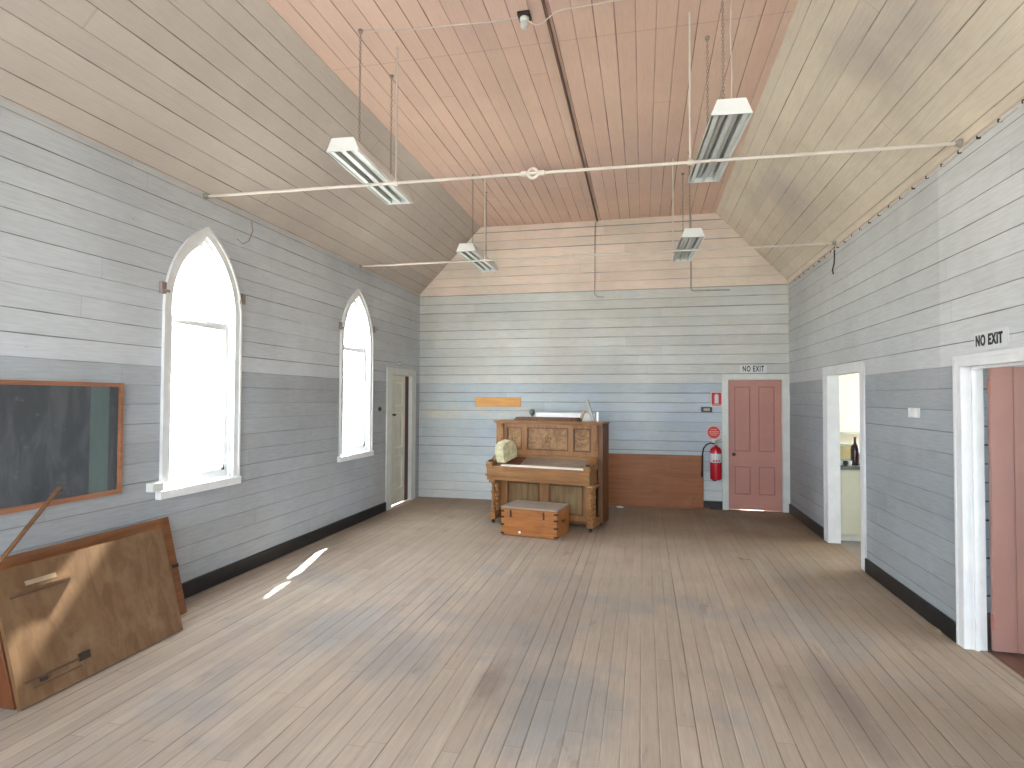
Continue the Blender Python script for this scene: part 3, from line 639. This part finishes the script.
# hinge on its right edge
m = MB(); m.box(dx*0.5+nn.x-0.012, dx*0.5+nn.x+0.008, 4.17, 4.228, 0.37, 0.40); m.build('hinge', 'dark_metal', R_)
m = MB(); m.prism([(-0.17, 0.002), (0.215, 0.002), (0.03, 0.58), (-0.17, 0.58)], 2.70, 2.724, 1); m.build('end_panel', 'end_wood', R_, bevel=0.003)
R2, dx2, hh2, nn2, lf2 = leaner('tabletop', 2.69, 3.89, 0.52, 0.272, 0.752, 0.026, 'panel_brown', 'scuffed brown tabletop with rail slots leaning in front of the orange panel', 'panel', y0t=2.70, y1t=3.93)
def on_front(s, y, e=0.0): # point on front face at height fraction s
    return Vector((dx2*s+nn2.x*(1+e/0.026), y, hh2*s+nn2.z*(1+e/0.026)+lf2+0.004))
def strip(y0, y1, s0, s1, th, name, mat):
    m = MB(); bm = m.bm; q = [(s0, y0), (s0, y1), (s1, y1), (s1, y0)]
    A = [bm.verts.new(on_front(s, y, 0.0005)) for s, y in q]; B = [bm.verts.new(on_front(s, y, th)) for s, y in q]
    bm.faces.new(A[::-1]); bm.faces.new(B)
    for i in range(4): bm.faces.new([A[i], A[(i+1) % 4], B[(i+1) % 4], B[i]])
    return m.build(name, mat, R2)
M['rail_dark'] = flat('dark_rail_groove', sr(88, 66, 48), 0.6, vary=0.2)
strip(2.74, 3.16, 0.805, 0.83, 0.012, 'slide_rail', 'panel_brown'); strip(2.86, 3.05, 0.835, 0.87, 0.006, 'worn_patch', 'dusty')
strip(2.76, 3.10, 0.77, 0.785, 0.004, 'rail_groove', 'rail_dark')
strip(2.74, 3.10, 0.155, 0.172, 0.008, 'slide_rail', 'rail_dark'); strip(2.78, 3.08, 0.10, 0.112, 0.004, 'rail_groove', 'rail_dark')
strip(3.07, 3.14, 0.14, 0.20, 0.014, 'rail_bracket', 'dark_metal'); strip(2.82, 2.86, 0.125, 0.155, 0.014, 'rail_bracket', 'dark_metal')
# long stick leaning
m = MB(); a = Vector((0.50, 2.30, 0.005)); p1 = Vector((0.02, 3.315, 1.155)); p0 = Vector((0.45, 2.43, 0.45))
d = Vector((0.03, 3.315, 1.15))-Vector((0.30, 2.74, 0.825)); d.normalize(); top = Vector((0.052, 3.30, 1.155)); foot = top-d*((top.z-0.01)/d.z)
ft = Vector((1.0, 1.30, 0.012)); m.rod(ft, top, 0.014, 8)
M['stick'] = wood('brown_stick_wood', sr(134, 98, 66), sr(106, 74, 50), 1, rough=0.5)
tag(m.build('wooden_stick', 'stick'), 'thin brown wooden stick leaning up against the bottom of the blackboard', 'stick')

# ------------------------------------------------------------------ back wall objects
M['ochre'] = wood('bare_ochre_board', sr(216, 160, 92), sr(200, 142, 78), 0, rough=0.6, dirt=0.1)
m = MB(); m.box(1.06, 1.885, L-0.022, L, 1.63, 1.795); tag(m.build('timber_strip', 'ochre', bevel=0.003), 'short ochre timber strip fixed to the back wall left of the piano', 'board')
M['brown_sheet'] = wood('reddish_brown_sheet', sr(146, 90, 46), sr(124, 74, 38), 0, 0.7, rough=0.5, dirt=0.35, dcol=sr(168, 116, 66))
root = thing('backing_board', 'wide reddish-brown board standing against the back wall right of the piano', 'board', (4.15, L-0.055, 0))
m = MB(); m.box(-0.95, 0.765, -0.01, 0.012, 0.03, 0.865); m.build('sheet', 'brown_sheet', root, bevel=0.003)
m = MB(); m.box(-0.95, 0.86, -0.03, 0.01, 0.0, 0.03); m.build('foot_rail', 'brown_sheet', root, bevel=0.003)
M['paper'] = flat('white_paper', (0.8, 0.8, 0.8), 0.8, vary=0.04)
def crumple(name, loc, r, h, mat, lab, cat, seed):
    rnd = random.Random(seed); m = MB(); bmesh.ops.create_icosphere(m.bm, subdivisions=2, radius=1)
    for v in m.bm.verts: v.co = Vector((v.co.x*r[0]*rnd.uniform(0.8, 1.15), v.co.y*r[1]*rnd.uniform(0.8, 1.15), (v.co.z*0.5+0.5)*h*rnd.uniform(0.6, 1.2)))
    o = m.build(name, mat, smooth=False); o.location = loc; return tag(o, lab, cat)
crumple('paper_scrap', (3.59, 9.83, 0.0), (0.06, 0.04), 0.03, 'paper', 'small white crumpled paper scrap on the floor before the reddish-brown board', 'paper', 3)
crumple('wood_chip', (5.07, 7.04, 0.0), (0.07, 0.05), 0.022, 'dusty', 'flat pale brown chip lying alone on the floor at right', 'debris', 5)
crumple('plaster_chip', (W-0.06, 5.22, 0.0), (0.035, 0.13), 0.015, 'dusty', 'long pale crumb of plaster on the floor at the foot of the right baseboard', 'debris', 8)

# signs
M['sign_white'] = flat('sign_white', (0.62, 0.64, 0.63), 0.5, vary=0.03)
M['red'] = flat('signal_red', (0.50, 0.018, 0.025), 0.4, vary=0.05)
M['red_body'] = flat('extinguisher_red', (0.42, 0.008, 0.02), 0.25, vary=0.04, spec=0.6)
root = thing('no_exit_sign', 'white NO EXIT sign with black letters above the pink back door', 'sign', (5.69, L, 2.265))
m = MB(); m.box(-0.20, 0.20, -0.006, -0.001, -0.06, 0.06); m.build('plate', 'sign_white', root)
text('lettering', 'NO EXIT', 0.125, ((0, -0.008, 0), (1, 0, 0), (0, 0, 1)), 'black', root, 0.58, 0.001, 0.003)
root = thing('no_exit_sign', 'white NO EXIT sign with black letters above the right-hand plank door opening', 'sign', (W, 4.51, 2.185))
m = MB(); m.box(-0.007, -0.001, -0.20, 0.19, -0.062, 0.062); m.build('plate', 'sign_white', root)
text('lettering', 'NO EXIT', 0.100, ((-0.009, 0.015, 0), (0, -1, 0), (0, 0, 1)), 'black', root, 0.70, 0.001, 0.004)
root = thing('small_sign', 'tiny grey framed sign above the cream door on the left wall', 'sign', (0, 9.17, 2.345))
m = MB(); m.box(0.001, 0.008, -0.09, 0.09, -0.05, 0.05); m.build('plate', 'sign_white', root)
plate('border', [rect(-0.075, 0.075, -0.04, 0.04), rect(-0.055, 0.055, -0.022, 0.022)], 0.002, ((0.010, 0, 0), (0, 1, 0), (0, 0, 1)), 'conduit', root)
m = MB(); m.lathe([(0.032, 0), (0.034, 0.02), (0.02, 0.035), (0, 0.04)], (0, 0, 0), (1, 0, 0), 14); o = m.build('door_bell', 'dark_metal'); o.location = (0, 8.42, 1.606)
tag(o, 'small round dark bell on the left wall between far window and cream door', 'bell')
# extinguisher sign
root = thing('extinguisher_sign', 'red and white rectangular fire extinguisher sign left of the pink door', 'sign', (5.127, L, 1.775))
m = MB(); m.box(-0.087, 0.087, -0.006, -0.001, -0.122, 0.122); m.build('plate', 'sign_white', root)
m = MB(); m.box(-0.077, 0.077, -0.008, -0.006, -0.085, 0.112); m.build('red_field', 'red', root)
m = MB(); m.box(-0.030, 0.030, -0.010, -0.008, -0.065, 0.075); m.box(-0.014, 0.014, -0.010, -0.008, 0.075, 0.09); m.build('pictogram', 'sign_white', root)
m = MB(); m.box(-0.07, 0.07, -0.008, -0.006, -0.108, -0.094); m.build('caption_bar', 'red', root)
root = thing('wall_vent', 'small black rectangular box on the back wall below the extinguisher sign', 'vent', (4.972, L, 1.61))
m = MB(); m.box(-0.085, 0.085, -0.03, 0, -0.042, 0.042); m.build('box', 'dark_metal', root, bevel=0.004)
m = MB(); m.box(-0.05, 0.05, -0.033, -0.03, -0.02, 0.02); m.build('label_plate', 'conduit', root)
root = thing('round_sign', 'round red and cream extinguisher identification disc above the fire extinguisher', 'sign', (5.082, L, 1.24))
M['cream_plastic'] = flat('cream_orange_rim', (0.72, 0.42, 0.28), 0.4)
m = MB(); m.lathe([(0.108, 0), (0.108, 0.006), (0, 0.006)], (0, 0, 0), (0, -1, 0), 28); m.build('disc', 'cream_plastic', root)
m = MB(); m.lathe([(0.096, 0), (0.096, 0.003), (0, 0.003)], (0, -0.006, 0), (0, -1, 0), 28); m.build('red_face', 'red', root)
m = MB()
for z, w_ in ((0.045, 0.05), (0.012, 0.075), (-0.012, 0.075), (-0.042, 0.05)): m.box(-w_, w_, -0.011, -0.009, z-0.004, z+0.004)
m.build('text_lines', 'cream_plastic', root)
m = MB(); m.prism([(-0.035, -0.10), (0.035, -0.10), (0.02, -0.165), (-0.02, -0.165)], -0.009, -0.003, 1); m.build('lower_tab', 'sign_white', root)
# extinguisher
root = thing('fire_extinguisher', 'red fire extinguisher with white label and black hose hanging on the back wall', 'fire extinguisher', (5.10, L-0.115, 0.49))
m = MB(); m.lathe([(0.0, 0), (0.07, 0), (0.085, 0.012), (0.088, 0.03), (0.088, 0.45), (0.082, 0.485), (0.06, 0.515), (0.03, 0.53), (0.022, 0.55), (0, 0.55)], (0, 0, 0), (0, 0, 1), 26); m.build('cylinder', 'red_body', root)
m = MB(); m.lathe([(0.0885, 0.28), (0.0895, 0.281), (0.0895, 0.42), (0.0885, 0.421)], (0, 0, 0), (0, 0, 1), 26); m.build('label_band', 'sign_white', root)
m = MB()
for x in (-0.04, 0.0, 0.04): m.box(x-0.012, x+0.012, -0.0925, -0.080, 0.295, 0.325)
m.build('label_mark', 'red', root)
m = MB(); m.lathe([(0.02, 0.54), (0.024, 0.555), (0.024, 0.58), (0.014, 0.6), (0, 0.602)], (0, 0, 0), (0, 0, 1), 14)
m.prism([(-0.02, 0.575), (0.10, 0.60), (0.105, 0.612), (-0.02, 0.60)], -0.012, 0.012, 1); m.prism([(0.0, 0.60), (0.09, 0.645), (0.088, 0.655), (-0.02, 0.62)], -0.012, 0.012, 1); m.build('valve', 'conduit', root)
m = MB(); m.tube([(-0.02, 0, 0.575), (-0.08, 0.0, 0.585), (-0.14, 0.0, 0.56), (-0.185, 0.0, 0.50), (-0.205, 0.01, 0.40), (-0.21, 0.02, 0.25), (-0.212, 0.02, 0.12)], 0.011, 8); m.lathe([(0.011, 0), (0.016, 0.01), (0.02, 0.09)], (-0.212, 0.02, 0.13), (0, 0, -1), 10); m.build('hose', 'black', root)
m = MB(); m.box(-0.03, 0.03, 0.08, 0.114, 0.40, 0.50); m.box(-0.02, 0.02, 0.06, 0.114, 0.51, 0.53); m.build('wall_bracket', 'black', root)
m = MB(); m.lathe([(0.03, -0.02), (0.03, 0.0)], (-0.02, 0, 0), (0, 0, 1), 10); m.build('foot_boss', 'black', root)
# switch on right wall
root = thing('light_switch', 'white double light switch plate on the right wall between the two openings', 'light switch', (W, 5.655, 1.672))
m = MB(); m.box(-0.012, 0, -0.105, 0.105, -0.042, 0.042); m.build('plate', 'metal_white', root, bevel=0.004)
M['bright'] = flat('bright_white_plastic', (0.86, 0.86, 0.84), 0.25)
m = MB(); m.box(-0.022, -0.012, -0.06, 0.035, -0.035, 0.038); m.build('rocker', 'bright', root, bevel=0.004)

# ------------------------------------------------------------------ upright piano
A_ = math.radians(-11.8)
pn = thing('upright_piano', 'old brown upright piano with carved panels standing before the back wall', 'piano', (1.86, 8.19, 0), A_)
M['p_wood'] = wood('faded_walnut', sr(150, 108, 66), sr(124, 84, 48), 2, rough=0.4, dirt=0.3, dcol=sr(92, 60, 34))
M['p_woodh'] = wood('faded_walnut_rail', sr(152, 110, 68), sr(126, 86, 50), 0, rough=0.35, dirt=0.25, dcol=sr(94, 62, 36))
M['p_dark'] = wood('dark_walnut', sr(112, 72, 38), sr(84, 52, 28), 2, rough=0.45, dirt=0.3)
M['p_red'] = wood('reddish_walnut', sr(120, 72, 50), sr(96, 58, 42), 0, rough=0.5)
def burr():
    t = T('carved_burr_panel'); P = t.pos('obj'); v = t.noise(P, 9, 5, 0.7, 1.6)
    c = t.mix(t.ramp(v, 0.35, 0.65), sr(156, 122, 84), sr(120, 86, 56)); t.bump(v, 0.6, 0.01); return t.out(c, 0.45)
M['p_burr'] = burr()
M['dust'] = flat('dusty_fallboard', sr(140, 122, 104), 0.75, vary=0.15, scale=8)
M['ivory'] = flat('ivory', (0.80, 0.74, 0.66), 0.4, vary=0.05)
XR = 1.45
for x in (-0.11, XR+0.0): m = MB(); m.box(x, x+(0.05 if x < 0 else 0.072), 0.355, 0.66, 0.06, 1.43); m.build('side_panel', 'p_dark' if x > 0 else 'p_wood', pn, bevel=0.003)  # right side in darker wood, its shade put into the colour
m = MB(); m.box(-0.14, XR+0.085, 0.315, 0.69, 1.430, 1.453); m.box(-0.12, XR+0.065, 0.335, 0.68, 1.405, 1.431); m.build('lid', 'p_woodh', pn, bevel=0.006)
m = MB(); m.box(-0.07, XR+0.01, 0.63, 0.655, 0.08, 1.42); m.build('back', 'p_dark', pn)
# upper front frame with three panels
PU = [(0.045, 0.30, 1.03, 1.36), (0.375, 1.015, 1.03, 1.36), (1.085, 1.345, 1.03, 1.36)]
plate('upper_frame', [rect(-0.065, XR, 0.955, 1.41)] + [rect(*p) for p in PU], 0.03, ((0, 0.385, 0), (1, 0, 0), (0, 0, 1)), 'p_wood', pn)
for p in PU:
    m = MB(); m.box(p[0]-0.003, p[1]+0.003, 0.387, 0.395, p[2]-0.003, p[3]+0.003); q = m.build('carved_panel', 'p_burr', pn)
    plate('panel_moulding', [rect(*p), rect(p[0]+0.018, p[1]-0.018, p[2]+0.018, p[3]-0.018)], 0.022, ((0, 0.378, 0), (1, 0, 0), (0, 0, 1)), 'p_dark', pn)
    cx_, cz = (p[0]+p[1])/2, (p[2]+p[3])/2
    m = MB(); rr = 0.045
    for i in range(8):
        a = i*PI/4; m.lathe([(0, -0.004), (0.016, 0), (0.012, 0.008), (0, 0.011)], (cx_+0.04*math.cos(a), 0.388, cz+0.055*math.sin(a)), (0, -1, 0), 8)
    m.lathe([(0.026, 0), (0.02, 0.010), (0, 0.014)], (cx_, 0.388, cz), (0, -1, 0), 12); m.build('rosette', 'p_burr', q)
# pilasters with carved corbels
for x in (-0.065, 1.375):
    m = MB(); w_ = 0.065
    m.box(x, x+w_+0.01, 0.345, 0.38, 0.955, 1.41)
    for z_, d_ in ((1.39, 0.05), (1.36, 0.042), (1.325, 0.032), (1.285, 0.022)): m.box(x+0.004, x+w_+0.006, 0.365-d_, 0.35, z_-0.012, z_+0.012)
    for z_ in (1.18, 1.13, 1.08): m.lathe([(0.022, 0), (0.018, 0.012), (0, 0.016)], (x+w_/2+0.005, 0.346, z_), (0, -1, 0), 10)
    m.build('pilaster', 'p_wood', pn, bevel=0.002)
m = MB(); m.box(-0.07, XR+0.01, 0.315, 0.38, 0.925, 0.965); m.lathe([(0.018, 0), (0.018, 0.01), (0, 0.014)], (0.80, 0.316, 0.945), (0, -1, 0), 10); m.build('music_rail', 'p_woodh', pn, bevel=0.004)
m = MB(); m.prism([(0.075, 0.825), (0.33, 0.90), (0.33, 0.93), (0.075, 0.85)], 0.40, XR-0.07, 0); m.build('fallboard', 'dust', pn, bevel=0.003)
m = MB(); m.prism([(0.075, 0.825), (0.33, 0.90), (0.33, 0.93), (0.075, 0.85)], 0.04, 0.39, 0); m.build('fallboard_flap', 'p_red', pn, bevel=0.003)
m = MB(); nk = 52
for i in range(nk):
    x0 = 0.13+i*(1.22/nk); m.box(x0, x0+1.22/nk-0.0016, 0.01, 0.075, 0.818, 0.84)
m.build('keys', 'ivory', pn)
m = MB(); m.box(-0.085, XR-0.01, 0.0, 0.36, 0.615, 0.69); m.box(-0.085, XR-0.01, -0.012, 0.02, 0.69, 0.812); m.box(-0.085, XR-0.01, 0.02, 0.36, 0.69, 0.818); m.box(-0.10, XR+0.0, -0.022, 0.0, 0.67, 0.70); m.build('keybed', 'p_woodh', pn, bevel=0.006)
for x in (-0.095, XR-0.095):
    m = MB(); m.prism([(-0.01, 0.80), (0.36, 0.80), (0.36, 0.98), (0.27, 0.95), (0.15, 0.885), (0.0, 0.87), (-0.015, 0.85)], x, x+0.10, 0)
    m.rod((x, 0.01, 0.85), (x+0.10, 0.01, 0.85), 0.024, 12); m.build('cheek', 'p_wood', pn, bevel=0.004)
for x in (-0.05, XR-0.05): m = MB(); m.box(x-0.025, x+0.025, 0.03, 0.09, 0.865, 0.895); m.build('candle_mount', 'black', pn)
# lower front with two panels
PL = [(0.135, 0.64, 0.17, 0.58), (0.775, 1.285, 0.17, 0.58)]
plate('lower_frame', [rect(-0.02, XR-0.0, 0.085, 0.615)] + [rect(*p) for p in PL], 0.03, ((0, 0.235, 0), (1, 0, 0), (0, 0, 1)), 'p_wood', pn)
M['p_green'] = wood('mottled_lower_panel', sr(134, 108, 70), sr(106, 76, 44), 2, 0.6, rough=0.5, dirt=0.5, dcol=sr(128, 118, 84))
for p in PL:
    m = MB(); m.box(p[0]-0.003, p[1]+0.003, 0.237, 0.246, p[2]-0.003, p[3]+0.003); m.build('lower_panel', 'p_green', pn)
    plate('panel_moulding', [rect(*p), rect(p[0]+0.02, p[1]-0.02, p[2]+0.02, p[3]-0.02)], 0.022, ((0, 0.226, 0), (1, 0, 0), (0, 0, 1)), 'p_dark', pn)
m = MB(); m.box(-0.06, XR, 0.22, 0.65, 0.055, 0.10); m.build('plinth', 'p_dark', pn, bevel=0.004)
colprof = [(0.036, 0), (0.036, 0.03), (0.022, 0.04), (0.030, 0.06), (0.030, 0.075), (0.018, 0.09), (0.026, 0.12), (0.034, 0.155), (0.020, 0.18), (0.032, 0.20), (0.020, 0.22), (0.028, 0.25), (0.036, 0.285), (0.022, 0.31), (0.032, 0.33), (0.018, 0.35), (0.026, 0.37), (0.026, 0.385), (0.036, 0.395), (0.036, 0.42)]
for x in (0.0, XR-0.01):
    lg = empty('leg', (x, 0, 0)); lg.parent = pn
    m = MB(); m.box(-0.05, 0.05, 0.0, 0.35, 0.06, 0.115); m.prism([(0.0, 0.115), (0.0, 0.15), (0.05, 0.17), (0.30, 0.17), (0.35, 0.15), (0.35, 0.115)], -0.042, 0.042, 0); m.build('foot_block', 'p_wood', lg, bevel=0.006)
    for y in (0.05, 0.18):
        m = MB(); m.lathe([(r*1.08, z) for r, z in colprof], (0, y, 0.165), (0, 0, 1), 16); m.build('turned_column', 'p_wood', lg)
    m = MB(); m.prism([(-0.005, 0.615), (0.35, 0.615), (0.35, 0.575), (0.02, 0.575), (-0.005, 0.595)], -0.045, 0.045, 0)
    m.rod((-0.048, 0.012, 0.60), (0.048, 0.012, 0.60), 0.024, 12); m.build('scroll_bracket', 'p_wood', lg, bevel=0.004)
    m = MB(); m.rod((-0.013, 0.05, 0.028), (0.013, 0.05, 0.028), 0.028, 16); m.box(-0.018, 0.018, 0.035, 0.06, 0.035, 0.065); m.build('caster', 'black', lg)
for x in (0.03, XR-0.01):
    m = MB(); m.rod((x-0.013, 0.56, 0.028), (x+0.013, 0.56, 0.028), 0.028, 16); m.box(x-0.02, x+0.02, 0.54, 0.58, 0.03, 0.06); m.build('caster', 'black', pn)
ca, sa = math.cos(A_), math.sin(A_)
def pw(x, y, z): return (1.86+x*ca-y*sa, 8.19+x*sa+y*ca, z)
# things on the piano
m = MB(); m.prism([(0, 0), (0.30, 0.0), (0.305, 0.12), (0.29, 0.27), (0.20, 0.315), (0.10, 0.31), (0.0, 0.265), (-0.008, 0.12)], 0, 0.155, 0)
bmesh.ops.subdivide_edges(m.bm, edges=m.bm.edges[:], cuts=1)
_rnd = random.Random(4)
for v in m.bm.verts: v.co += Vector((_rnd.uniform(-0.008, 0.008), _rnd.uniform(-0.008, 0.008), _rnd.uniform(-0.006, 0.006) if v.co.z > 0.01 else 0))
M['cushion'] = flat('yellowed_cream_cloth', (0.58, 0.53, 0.33), 0.85, vary=0.35, scale=14, bump=0.5)
o = m.build('cushion', 'cushion', bevel=0.012, seg=3); o.scale = (1.0, 0.95, 0.88); o.location = (1.93, 8.195, 0.866); o.rotation_euler = (math.radians(15), 0, math.radians(-27))
tag(o, 'yellowed cream cushion propped on the left end of the piano keys', 'cushion')
m = MB(); m.box(0, 0.98, 0, 0.2, 0, 0.03); m.box(0.02, 0.96, 0.01, 0.19, 0.03, 0.052)
o = m.build('flat_board', 'p_dark', bevel=0.003); o.location = pw(0.17, 0.37, 1.454); o.rotation_euler = (0, 0, A_); tag(o, 'long flat dark brown board lying on top of the piano', 'board')
M['silver'] = flat('tarnished_silver', (0.16, 0.17, 0.18), 0.35, 0.6)
m = MB(); m.lathe([(0.036, 0), (0.036, 0.005), (0.010, 0.016), (0.009, 0.06), (0.026, 0.075), (0.042, 0.105), (0.043, 0.135), (0.032, 0.16), (0.0, 0.168)], (0, 0, 0), (0, 0, 1), 16)
o = m.build('trophy_cup', 'silver'); o.location = pw(0.36, 0.615, 1.454); tag(o, 'small tarnished silver cup on top of the piano at left', 'cup')
m = MB(); m.box(0, 0.91, 0, 0.03, 0, 0.10); m.box(0, 0.91, -0.01, 0.04, 0.085, 0.112)
o = m.build('white_slat', 'bright', bevel=0.003); o.location = pw(0.41, 0.64, 1.454); o.rotation_euler = (0, 0, A_+0.02); tag(o, 'long white painted slat standing on edge at the back of the piano top', 'slat')
def slat(a, b_, w_, t_, mat, lab):
    a, b_ = Vector(a), Vector(b_); d = b_-a; m = MB(); m.box(-w_/2, w_/2, -t_/2, t_/2, 0, d.length)
    o = m.build('pale_slat', mat, bevel=0.002); o.rotation_euler = d.to_track_quat('Z', 'Y').to_euler(); o.location = a; return tag(o, lab, 'slat')
M['pale_wood'] = wood('pale_grey_timber', sr(185, 182, 174), sr(165, 160, 152), 2, rough=0.7, dirt=0.1)
M['pale_wood2'] = wood('pale_brown_timber', sr(190, 168, 138), sr(168, 146, 118), 2, rough=0.7, dirt=0.1)
a = Vector(pw(1.315, 0.59, 1.461)); slat(a, a+Vector((-0.10, 0.01, 0.30)), 0.055, 0.045, 'pale_wood', 'tall thin grey slat standing up at the right end of the piano top')
a = Vector(pw(1.12, 0.60, 1.461)); slat(a, a+Vector((0.055, -0.005, 0.15)), 0.05, 0.04, 'pale_wood2', 'short pale brown slat leaning right on the piano top')
m = MB(); m.box(-0.014, 0.014, -0.01, 0.01, 0, 0.135); o = m.build('peg', 'bright'); o.location = pw(1.375, 0.60, 1.454); tag(o, 'tiny white upright peg beside the grey slat on the piano top', 'peg')

# ------------------------------------------------------------------ wooden chest in front of the piano
ch = thing('wooden_chest', 'orange-brown wooden chest with dark corner joints in front of the piano', 'chest', (2.155, 7.535, 0), math.radians(-10.2)); ch.scale = (1.025, 1.12, 1.0)
M['chest'] = wood('orange_chest_wood', sr(172, 112, 58), sr(140, 84, 40), 0, 1.6, rough=0.5, dirt=0.7, dcol=sr(134, 82, 42))
M['chest_lid'] = flat('dusty_grey_lid', sr(152, 136, 122), 0.75, vary=0.12, scale=5)
m = MB(); m.box(0, 0.745, 0, 0.46, 0.008, 0.352); m.build('body', 'chest', ch, bevel=0.004)
m = MB(); m.box(-0.006, 0.752, -0.006, 0.466, 0.352, 0.375); m.build('lid', ['chest_lid'], ch, bevel=0.004)
m = MB(); m.box(-0.004, 0.749, -0.004, 0.464, 0.305, 0.352); m.build('lid_edge', 'chest', ch, bevel=0.003)
for xs in (0, 1):
    for z in (0.02, 0.13, 0.225, 0.305):
        m = MB(); x0 = -0.0055 if xs == 0 else 0.705
        m.box(x0, x0+0.0455, -0.0055, 0.0, z, z+0.022)
        if xs: m.box(0.745, 0.7505, -0.0055, 0.035, z, z+0.022)
        else: m.box(-0.0055, 0.0, -0.0055, 0.035, z, z+0.022)
        m.build('corner_strap', 'black', ch)
for x in (0.12, 0.56): m = MB(); m.box(x, x+0.022, -0.008, 0.0, 0.24, 0.335); m.build('latch', 'dark_metal', ch)
m = MB(); m.box(0.745, 0.752, 0.17, 0.25, 0.20, 0.215); m.tube([(0.755, 0.17, 0.21), (0.765, 0.18, 0.19), (0.765, 0.24, 0.19), (0.755, 0.25, 0.21)], 0.005, 6); m.build('handle', 'black', ch)
m = MB(); m.lathe([(0.018, 0), (0.016, 0.003), (0, 0.004)], (0.25, 0, 0.055), (0, -1, 0), 10); m.build('paper_spot', 'paper', ch)
for x, y in ((0.03, 0.03), (0.715, 0.03), (0.03, 0.43), (0.715, 0.43)): m = MB(); m.box(x-0.02, x+0.02, y-0.02, y+0.02, 0.0, 0.01); m.build('foot', 'black', ch)

# ------------------------------------------------------------------ kitchen seen through the opening
M['cupboard'] = flat('cream_cupboard', (0.66, 0.64, 0.50), 0.45, vary=0.04)
root = thing('kitchen_counter', 'cream kitchen counter with a dark top seen through the right opening', 'counter', (6.36, 8.24, 0))
m = MB(); m.box(0, 1.6, 0.02, 0.6, 0.05, 0.90); m.build('cabinet', 'cupboard', root)
for i in range(3): m = MB(); m.box(0.01+i*0.53, 0.52+i*0.53, 0.0, 0.02, 0.08, 0.88); m.build('door', 'cupboard', root, bevel=0.003)
m = MB(); m.box(0, 1.6, 0.01, 0.6, 0, 0.05); m.build('plinth', 'cream_trim', root)
M['worktop'] = flat('dark_grey_worktop', (0.12, 0.13, 0.12), 0.3)
m = MB(); m.box(-0.01, 1.62, -0.02, 0.62, 0.90, 0.94); m.build('worktop', 'worktop', root, bevel=0.004)
M['yellow'] = flat('pale_yellow_enamel', (0.85, 0.70, 0.35), 0.4)
root = thing('storage_box', 'pale yellow box standing on the kitchen counter', 'box', (6.50, 8.50, 0.94))
m = MB(); m.box(-0.13, 0.16, 0, 0.25, 0.06, 0.24); m.build('body', 'yellow', root, bevel=0.01); m = MB(); m.box(-0.14, 0.17, -0.01, 0.26, 0.24, 0.26); m.build('lid', 'cream_trim', root, bevel=0.004)
m = MB(); m.box(-0.12, 0.15, 0.01, 0.24, 0, 0.06); m.build('base', 'cream_trim', root)
M['brown_glass'] = flat('brown_bottle', (0.05, 0.02, 0.014), 0.15, vary=0.05)
o = MB(); o.lathe([(0.0, 0), (0.05, 0), (0.052, 0.01), (0.052, 0.2), (0.045, 0.24), (0.018, 0.28), (0.016, 0.34), (0.02, 0.345), (0.02, 0.36), (0, 0.36)], (0, 0, 0), (0, 0, 1), 18)
o = o.build('bottle', 'brown_glass'); o.location = (6.635, 8.42, 0.94); tag(o, 'dark brown bottle on the kitchen counter beside the yellow box', 'bottle')
for i, (x, y) in enumerate(((6.43, 8.32), (6.49, 8.31), (6.54, 8.33))):
    o = MB(); o.lathe([(0.0, 0), (0.02, 0), (0.028, 0.02), (0.030, 0.06), (0.027, 0.06), (0.025, 0.02), (0, 0.012)], (0, 0, 0), (0, 0, 1), 14)
    o = o.build('cup', 'metal_white' if i != 1 else 'dark_metal'); o.location = (x, y, 0.94)
    tag(o, ('leftmost white cup in the row on the kitchen counter', 'small dark cup between the two white cups on the kitchen counter', 'white cup nearest the bottle on the kitchen counter')[i], 'cup', 'cups on the kitchen counter')
m = MB(); m.box(0, 0.9, 0, 0.22, 0, 0.02); m.box(0, 0.02, 0.0, 0.22, -0.12, 0); m.box(0.88, 0.9, 0.0, 0.22, -0.12, 0)
o = m.build('wall_shelf', 'cream_trim'); o.location = (6.75, 9.70, 1.28); tag(o, 'small pale shelf on the kitchen wall beyond the counter', 'shelf')
bpy.context.view_layer.update()
